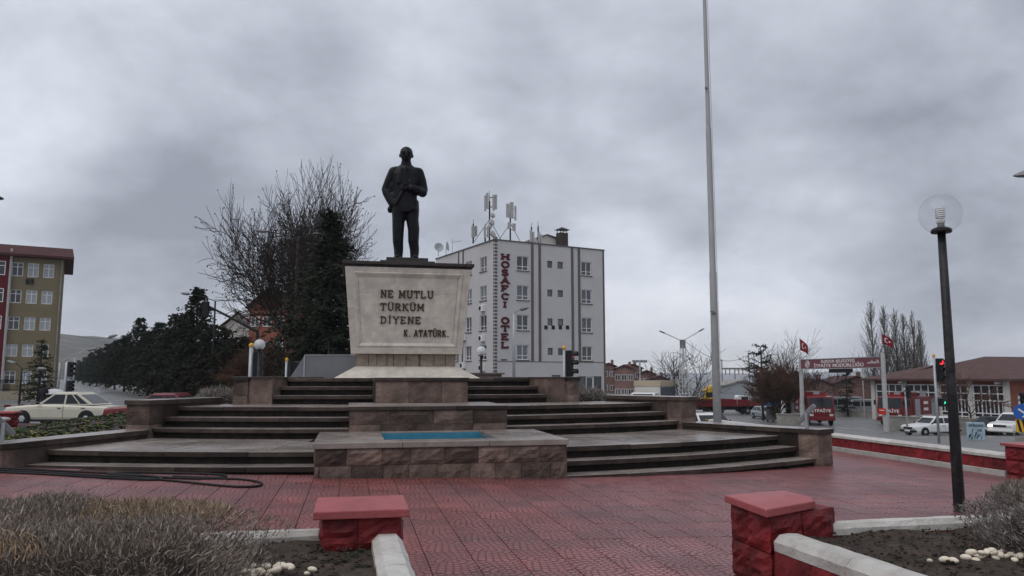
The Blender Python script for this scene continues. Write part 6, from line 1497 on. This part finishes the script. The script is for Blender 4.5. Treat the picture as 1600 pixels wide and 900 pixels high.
MB().tube([(0, 0, -.2), (0, 0, h)], .16, 6).obj('mast', 'galv', fm_); q = MB(); [q.cbox((a, 0, h+.2), (.7, .3, .5)) for a in (-1.2, -.4, .4, 1.2)]; q.obj('floodlights', 'grey_metal', fm_)
# thin mast in the yard
x = XU(1348, 92); z = terr(x, 92); ym = thing('yard_mast', 'thin white mast standing in the fire station yard', 'mast', (x, 92, z), 0); MB().tube([(0, 0, -.2), (0, 0, ZV(577, 92)-z)], .07, 8).obj('pole', 'pole_white', ym); MB().cbox((.2, 0, ZV(577, 92)-z), (.6, .1, .06)).obj('crossbar', 'pole_white', ym)
# near street lamps whose heads reach into the frame edges
for u, v, Y, sg, lab in ((1585, 275, 17, 1, 'street lamp head reaching in over the boundary wall'), (4, 311, 17, -1, 'dark lamp head reaching in on the school side')):
    p = P(u, v, Y); px_ = p.x+sg*2.6; zg_ = terr(px_, Y); r_ = thing('street_lamp', lab, 'street lamp', (px_, Y, zg_), 0); h = p.z-zg_+.2
    MB().tube([(0, 0, -.3), (0, 0, h-.4), (0, 0, h)], [.1, .07, .06], 10).obj('pole', 'galv', r_, smooth=True); MB().tube([(0, 0, h-.05), (-sg*1.0, 0, h+.10), (-sg*2.0, 0, h-.02)], .035, 8).obj('arm', 'galv', r_)
    q = MB().loft([[(-sg*(2.6-a), b*w_, h-.2+z_) for b, z_ in ((-1, 0), (1, 0), (.8, ht), (-.8, ht))] for a, w_, ht in ((0, .05, .03), (.15, .13, .10), (.45, .16, .14), (.75, .06, .1))]); q.obj('lamp_head', 'grey_metal' if sg > 0 else 'black_metal', r_)
# cables
def cable(label, a, b, sag):
    pts = [a.lerp(b, i/16)-Vector((0, 0, 4*sag*(i/16)*(1-i/16))) for i in range(17)]
    tag(MB().tube(pts, .018, 4).obj('cable', 'black_metal'), label, 'cable')
cable('thin cable hanging from the lattice post towards the brown shrub', P(1069, 532, 52), P(1165, 556, 78), .9)
cable('thin cable running over the evergreen tops beside the hill', P(330, 482, 62), P(120, 525, 110), 1.2)
# ------------------------------------------------------------------ pedestrians
def person(label, u, Y, rz, hgt, m, stride=.1, carry=None):
    x = XU(u, Y); r_ = thing('person', label, 'person', (x, Y, terr(x, Y)), rz); mb = MB()
    for s, f in ((-1, stride), (1, -stride)):
        limb(mb, [(s*.05, f, .03, .03), (s*.05, f*.8, .07, .032), (s*.055, f*.45-.02, .27, .042), (s*.05, 0, .50, .062)], 10); mb.ell((s*.05, f-.05, .018), (.03, .07, .02))
        limb(mb, [(s*.115, 0, .79, .042), (s*.145, -f*.5, .63, .036), (s*.125, -f*.5-.07, .50, .028), (s*.12, -f*.5-.09, .46, .022)], 10)
    etube(mb, [(0, 0, .40, .085, .065), (0, 0, .50, .10, .075), (0, 0, .62, .10, .07), (0, 0, .74, .125, .075), (0, 0, .81, .10, .06), (0, 0, .84, .045, .042)]); etube(mb, [(0, 0, .82, .036, .036), (0, 0, .88, .036, .038)]); mb.ell((0, -.005, .93), (.048, .058, .066), 14, 10); mb.ell((0, -.06, .925), (.01, .014, .014))
    mb.v = [(a*hgt, b*hgt, c*hgt) for a, b, c in mb.v]; o = voxelize(mb, .022, 2, m, 'body', r_)
    hr = MB(); hr.ell((0, .012*hgt, .945*hgt), (.053*hgt, .058*hgt, .056*hgt)); hr.obj('hair', 'cloth_dark', r_, smooth=True)
    fc = MB(); fc.ell((0, -.022*hgt, .925*hgt), (.040*hgt, .044*hgt, .048*hgt)); fc.obj('face', 'skin', r_, smooth=True)
person('person in dark coat walking beside the school railing', 70, 43, R(160), 1.72, 'cloth_dark', .10)
person('person in grey coat walking under the pale umbrella', 82, 43.5, R(165), 1.66, 'cloth_grey', .08)
um = P(85, 610, 43.5); uo = thing('umbrella', 'open pale umbrella held over a walking pedestrian', 'umbrella', (um.x, um.y, um.z-.2), 0)
q = MB(); q.lathe([(.62, .0), (.55, .10), (.40, .20), (.2, .27), (.01, .30), (.2, .255), (.4, .185), (.54, .085)], n=10); q.obj('canopy', 'umbrella_cloth', uo); MB().tube([(0, 0, -.75), (0, 0, .34)], .012, 5).obj('shaft', 'black_metal', uo)
# ------------------------------------------------------------------ trees
def seg_mesh(segs, name, m, parent, n1=6):
    g_ = MB()
    for a, b, ra, rb in segs:
        n = n1 if ra > .05 else 3; d = (b-a)
        if d.length < 1e-5: continue
        d.normalize(); t = Vector((1, 0, 0)) if abs(d.x) < .7 else Vector((0, 1, 0)); e1 = (t-d*t.dot(d)).normalized(); e2 = d.cross(e1); k = len(g_.v)
        for p, r_ in ((a, ra), (b, rb)):
            for i in range(n): th = 2*math.pi*i/n; g_.v.append(tuple(p+(e1*math.cos(th)+e2*math.sin(th))*r_))
        g_.f += [(k+i, k+(i+1) % n, k+n+(i+1) % n, k+n+i) for i in range(n)]
    return g_.obj(name, m, parent, smooth=True, fix=False)
def grow(rnd, p, d, ln, r_, lvl, maxl, segs, spread, up, kids, tips, wig=.16):
    n = 4; rr = r_
    for i in range(n):
        d = (d+Vector((rnd.gauss(0, wig), rnd.gauss(0, wig), rnd.gauss(0, wig)+up))).normalized(); q = p+d*ln/n; r2 = rr*(.88 if lvl < maxl else .72); segs.append((p, q, rr, r2, lvl)); p, rr = q, r2
        if lvl < maxl and i >= (1 if lvl == 0 else 0):
            for _ in range(kids[lvl] if i < n-1 else kids[lvl]+1):
                t = Vector((rnd.gauss(0, 1), rnd.gauss(0, 1), rnd.gauss(0, 1))); t = (t-d*t.dot(d)).normalized(); a = spread*rnd.uniform(.6, 1.25); nd = (d*math.cos(a)+t*math.sin(a)).normalized()
                grow(rnd, p, nd, ln*rnd.uniform(.52, .78), max(rr*rnd.uniform(.45, .65), .006), lvl+1, maxl, segs, spread, up, kids, tips, wig)
    tips.append(p)
def bare_tree(name, label, loc, seed, trunk_h, r0, mains, mlen, spread, up, maxl, kids, m='twig', lean=0, balls=0, m_trunk='bark', fan=R(55), group=None, wig=.16, minr=.006):
    rnd = random.Random(seed); r_ = thing(name, label, 'tree', loc, 0, group); segs = []; tips = []; p = Vector((0, 0, -.3)); d = Vector((lean, 0, 1)).normalized(); rr = r0
    for i in range(4): q = p+d*(trunk_h+.3)/4+Vector((rnd.gauss(0, .05), rnd.gauss(0, .05), 0)); segs.append((p, q, rr, rr*.92, -1)); p = q; rr *= .92
    for k in range(mains):
        a = 2*math.pi*(k+rnd.uniform(-.25, .25))/mains; th = fan*rnd.uniform(.35, 1.05) if k else .08; nd = Vector((math.cos(a)*math.sin(th), math.sin(a)*math.sin(th), math.cos(th)))
        st = p-Vector((0, 0, rnd.uniform(0, trunk_h*.25)))
        grow(rnd, st, nd, mlen*rnd.uniform(.8, 1.15), rr*rnd.uniform(.45, .7), 0, maxl, segs, spread, up, kids, tips, wig)
    seg_mesh([s[:4] for s in segs if s[4] <= 0], 'trunk', m_trunk, r_, 8); seg_mesh([(a, b, max(c, minr), max(d_, minr*.8)) for a, b, c, d_, l in segs if l > 0], 'crown', m, r_, 4)
    if balls:
        g_ = MB()
        for t in rnd.sample(tips, min(balls, len(tips))): b = .055; c = t-Vector((0, 0, .06)); g_.add([c+Vector(v)*b for v in ((1, 0, 0), (-1, 0, 0), (0, 1, 0), (0, -1, 0), (0, 0, 1), (0, 0, -1))], [(0, 2, 4), (2, 1, 4), (1, 3, 4), (3, 0, 4), (2, 0, 5), (1, 2, 5), (3, 1, 5), (0, 3, 5)])
        g_.obj('seed_balls', m, r_, fix=False)
    return r_, tips
def conifer_mesh(seed, h, rad, whorls, per, droop, tuft, gap=0, start=.12, power=.8, ragged=.3, big_=1.0):
    rnd = random.Random(seed); g_ = MB(); wood = []
    for wi in range(whorls):
        f = start+(1-start)*(wi+rnd.uniform(-.3, .3))/whorls; f = min(.99, max(start, f)); z = h*f; rmax = rad*max(.04, (1-(f-start)/(1-start)))**power*(1 if f > start+.1 else .8)
        for k in range(max(3, int(per*(1-.5*f)))):
            a = rnd.uniform(0, 2*math.pi); l_ = rmax*rnd.uniform(1-ragged, 1+ragged*.6)
            if rnd.random() < gap: continue
            pts = []; nb = max(3, int(l_/.35)); dirv = Vector((math.cos(a), math.sin(a), 0)); perp = Vector((-math.sin(a), math.cos(a), 0)); up0 = rnd.uniform(.05, .35)
            for i in range(nb+1): t = i/nb; pts.append(dirv*l_*t+Vector((0, 0, z+l_*(up0*t-droop*t*t))))
            for i in range(nb): wood.append((pts[i], pts[i+1], .035*(1-i/nb)+.012, .035*(1-(i+1)/nb)+.012))
            for i in range(1, nb+1):
                for _ in range(tuft):
                    c = pts[i]+Vector((rnd.gauss(0, .12), rnd.gauss(0, .12), rnd.gauss(0, .07))); s = rnd.uniform(.16, .34)*big_*(1.15-.5*i/nb); side = perp*rnd.choice((-1, 1)); dd = (dirv*rnd.uniform(.2, 1)+side*rnd.uniform(.1, 1)+Vector((0, 0, rnd.uniform(-.5, .35)))).normalized(); nn = dd.cross(Vector((rnd.gauss(0, 1), rnd.gauss(0, 1), rnd.gauss(0, 1)))).normalized()*s*.28
                    g_.add([c-nn*.5, c+dd*s*.5+nn, c+dd*s, c+dd*s*.5-nn], [(0, 1, 2, 3)])
    return g_, wood
def conifer(name, label, loc, data, scale, rz, h, m='needle', group=None, tr=.16):
    r_ = thing(name, label, 'tree', loc, rz, group); r_.scale = scale
    me, wood_me = data
    for nm, q, mm in (('crown', me, m), ('branches', wood_me, 'bark')):
        o = bpy.data.objects.new(nm, q); col.objects.link(o); o.parent = r_
        if nm == 'branches': o['kind'] = 'stuff'
        if not q.materials: q.materials.append(MATS[mm])
    MB().tube([(0, 0, -.4), (0, 0, h*.5), (0, 0, h*.97)], [tr, tr*.6, .03], 8).obj('trunk', 'bark', r_)
    return r_
def cdata(*a, **k):
    g_, wood = conifer_mesh(*a, **k); me = g_.mesh('crown'); o = seg_mesh(wood, 'tmp', None, None, 3); wm = o.data; bpy.data.objects.remove(o); return me, wm
p = P(474, 590, 52); p.z = terr(p.x, 52)
pt_, _ = bare_tree('plane_tree', 'tall spreading leafless tree hung with small seed balls', p, 26, 3.6, .34, 11, 5.0, R(38), .09, 3, (2, 2, 2, 2), 'twig', balls=1800, fan=R(60), minr=.016, wig=.17)
pt_.scale = (.80, .80, 1.16)
p = P(512, 590, 44); p.z = terr(p.x, 44)
big = cdata(5, 9.3, 2.9, 42, 12, .40, 9, gap=.10, start=.20, power=.85, ragged=.5); conifer('fir_tree', 'dark ragged fir standing beside the pedestal before the leafless tree', (p.x, 44, p.z), big, (1.3, 1.3, (ZV(330, 44)-p.z)/9.3), 0, 9.3)
rowv = [cdata(20+i, 8.0, 2.9, 30, 11, .35, 9, gap=.05, start=.14, power=.62, ragged=.35, big_=1.5) for i in range(3)]
bushv = [cdata(40+i, 6.0, 3.0, 24, 12, .25, 9, gap=.03, start=.10, power=.45, ragged=.3, big_=1.5) for i in range(2)]
ROW = [(404, 60, 548, 1, 'rounded evergreen tree next to the yellow capped pole'), (372, 62, 538, 1, 'broad evergreen tree below the white gabled house'), (338, 64, 522, 1, 'broad evergreen tree under the hanging signal head'), (303, 66, 470, 0, 'tallest pointed evergreen of the avenue row'), (276, 70, 506, 1, 'bushy evergreen next to the tallest pointed one'),
       (246, 80, 516, 0, 'evergreen with the double arm lamp poking out'), (216, 98, 509, 0, 'slender pointed evergreen at mid avenue')]
rt = random.Random(2)
for u, Y, vt, k, lab in ROW:
    x = XU(u, Y); z = terr(x, Y); h = (ZV(vt, Y)-z)*1.13; d_ = (bushv if k else rowv)[rt.randrange(2)]; bh = 6.0 if k else 8.0
    conifer('evergreen_tree', lab, (x, Y, z), d_, ((1.05 if k else .9), (1.05 if k else .9), h/bh), rt.uniform(0, 6), bh, 'needle_brown' if k else 'needle', 'evergreens along the avenue')
for u, Y, vt in ((232, 88, 525), (195, 112, 530), (180, 132, 538), (166, 150, 543), (152, 175, 548), (141, 205, 555), (131, 240, 562), (122, 290, 566)):
    x = XU(u, Y); z = terr(x, Y); h = (ZV(vt, Y)-z)*1.1
    conifer('evergreen_tree', 'dark evergreen tree further down the avenue', (x, Y, z), rowv[rt.randrange(3)], (1.05, 1.05, h/8.0), rt.uniform(0, 6), 8.0, 'needle', 'evergreens further down the avenue')
x = XU(62, 66); z = terr(x, 66); conifer('fir_tree', 'small green fir in front of the olive school', (x, 66, z), cdata(61, 5, 1.7, 18, 8, .3, 5, start=.05), (1, 1, (ZV(530, 66)-z)/5), 0, 5, 'needle_green')
x = XU(1322, 96); z = terr(x, 96); conifer('fir_tree', 'dark fir with tiered branches under the gate sign', (x, 96, z), cdata(71, 7, 2.3, 15, 9, .22, 6, start=.12, power=.9, ragged=.25), (.85, .85, (ZV(574, 96)-z)/7), 0, 7)
x = XU(1190, 86); z = terr(x, 86); conifer('pine_tree', 'dark leaning pine behind the brown shrub', (x, 86, z), cdata(81, 6, 2.6, 14, 8, .05, 6, gap=.2, start=.3, power=.4, ragged=.6), (.95, .95, (ZV(538, 86)-z)/6), 1.0, 6)
x = XU(1242, 84); z = terr(x, 84); conifer('pine_tree', 'dark low pine against the gate post', (x, 84, z), bushv[0], (.5, .5, (ZV(580, 84)-z)/6), 1.0, 6)
x = XU(1216, 80); z = terr(x, 80); bare_tree('brown_shrub', 'dense tangled brown leafless shrub by the gate post', (x, 80, z), 31, .8, .12, 10, 2.3, R(30), .09, 3, (2, 2, 2, 2), 'twig_brown', fan=R(38), minr=.02)
x = XU(1230, 90); z = terr(x, 90); bare_tree('bare_tree', 'pale leafless tree rising behind the brown shrub', (x, 90, z), 33, 2.2, .14, 6, 3.6, R(32), .05, 2, (2, 2, 2), 'twig_pale', fan=R(45), minr=.018)
x = XU(1070, 66); z = terr(x, 66); bare_tree('bare_tree', 'low spreading leafless tree behind the lattice lamp post', (x, 66, z), 35, 1.2, .14, 8, 2.9, R(36), .03, 2, (2, 2, 2), 'twig', fan=R(70), minr=.016)
x = XU(1278, 100); z = terr(x, 100); bare_tree('bare_tree', 'thin leafless tree beneath the gate sign', (x, 100, z), 36, 1.5, .12, 6, 3.0, R(36), .03, 2, (2, 2, 2), 'twig', fan=R(50), minr=.02)
x = XU(1512, 62); z = terr(x, 62); bare_tree('bare_tree', 'small leafless tree in front of the station bay doors', (x, 62, z), 37, 1.6, .09, 6, 1.9, R(36), .03, 2, (2, 2, 2), 'twig_brown', fan=R(60), minr=.014)
x = XU(425, 56); z = terr(x, 56); bare_tree('brown_shrub', 'brown leafless undergrowth below the red brick block', (x, 56, z), 38, .5, .1, 10, 2.0, R(36), .04, 3, (2, 2, 2, 2), 'twig_brown', fan=R(65), minr=.016)
# poplars
for i, (u, vt, Y, lab) in enumerate(((1366, 470, 128, 'leafless poplar standing apart at the gate end of its clump, tallest'), (1386, 477, 132, 'leafless poplar second from the gate end of its clump'), (1403, 482, 129, 'leafless poplar in the middle of its clump'), (1416, 489, 131, 'slender leafless poplar past the middle of its clump'), (1430, 486, 128, 'leafless poplar second from the lamp post end of its clump'), (1441, 500, 131, 'shortest leafless poplar at the lamp post end of its clump'))):
    x = XU(u, Y); z = terr(x, Y); h = ZV(vt, Y)-z; rnd = random.Random(50+i); r_ = thing('poplar_tree', lab, 'tree', (x, Y, z), 0, 'leafless poplars behind the fire station'); segs = []; tk = []
    p = Vector((0, 0, -.3)); 
    for k in range(10): q = Vector((rnd.gauss(0, .06), rnd.gauss(0, .06), h*(k+1)/10)); tk.append((p, q, .20*(1-k/10.5)+.02, .20*(1-(k+1)/10.5)+.02)); p = q
    for k in range(150):
        f = rnd.uniform(.08, .95); z0 = h*f; a = rnd.uniform(0, 2*math.pi); l_ = h*rnd.uniform(.20, .36)*(1.12-f); o_ = Vector((0, 0, z0)); th = rnd.uniform(.25, .60); d = Vector((math.cos(a)*math.sin(th), math.sin(a)*math.sin(th), math.cos(th))); rr = .045*(1.2-f)
        for s in range(4):
            q = o_+d*l_/4; segs.append((o_, q, max(.02, rr), max(.018, rr*.75))); 
            for _ in range(2): t = (d+Vector((rnd.gauss(0, .4), rnd.gauss(0, .4), .35))).normalized(); segs.append((q, q+t*l_*rnd.uniform(.15, .3), .019, .014))
            o_ = q; rr *= .75; d = (d+Vector((rnd.gauss(0, .06), rnd.gauss(0, .06), .18))).normalized()
    seg_mesh(tk, 'trunk', 'bark', r_, 6); seg_mesh(segs, 'crown', 'twig_pale', r_, 4)
# ------------------------------------------------------------------ hazy air
hzb = MB().box(-3200, 5200, -600, 5200, -8, 165).obj('haze', None); tag(hzb, kind='stuff')
vm = bpy.data.materials.new('haze_air'); vm.use_nodes = True; vt = vm.node_tree; vt.nodes.clear()
vo = vt.nodes.new('ShaderNodeOutputMaterial'); vp = vt.nodes.new('ShaderNodeVolumePrincipled'); vp.inputs['Color'].default_value = (.86, .89, .95, 1); vp.inputs['Density'].default_value = .00022
vt.links.new(vp.outputs[0], vo.inputs['Volume']); hzb.data.materials.append(vm)
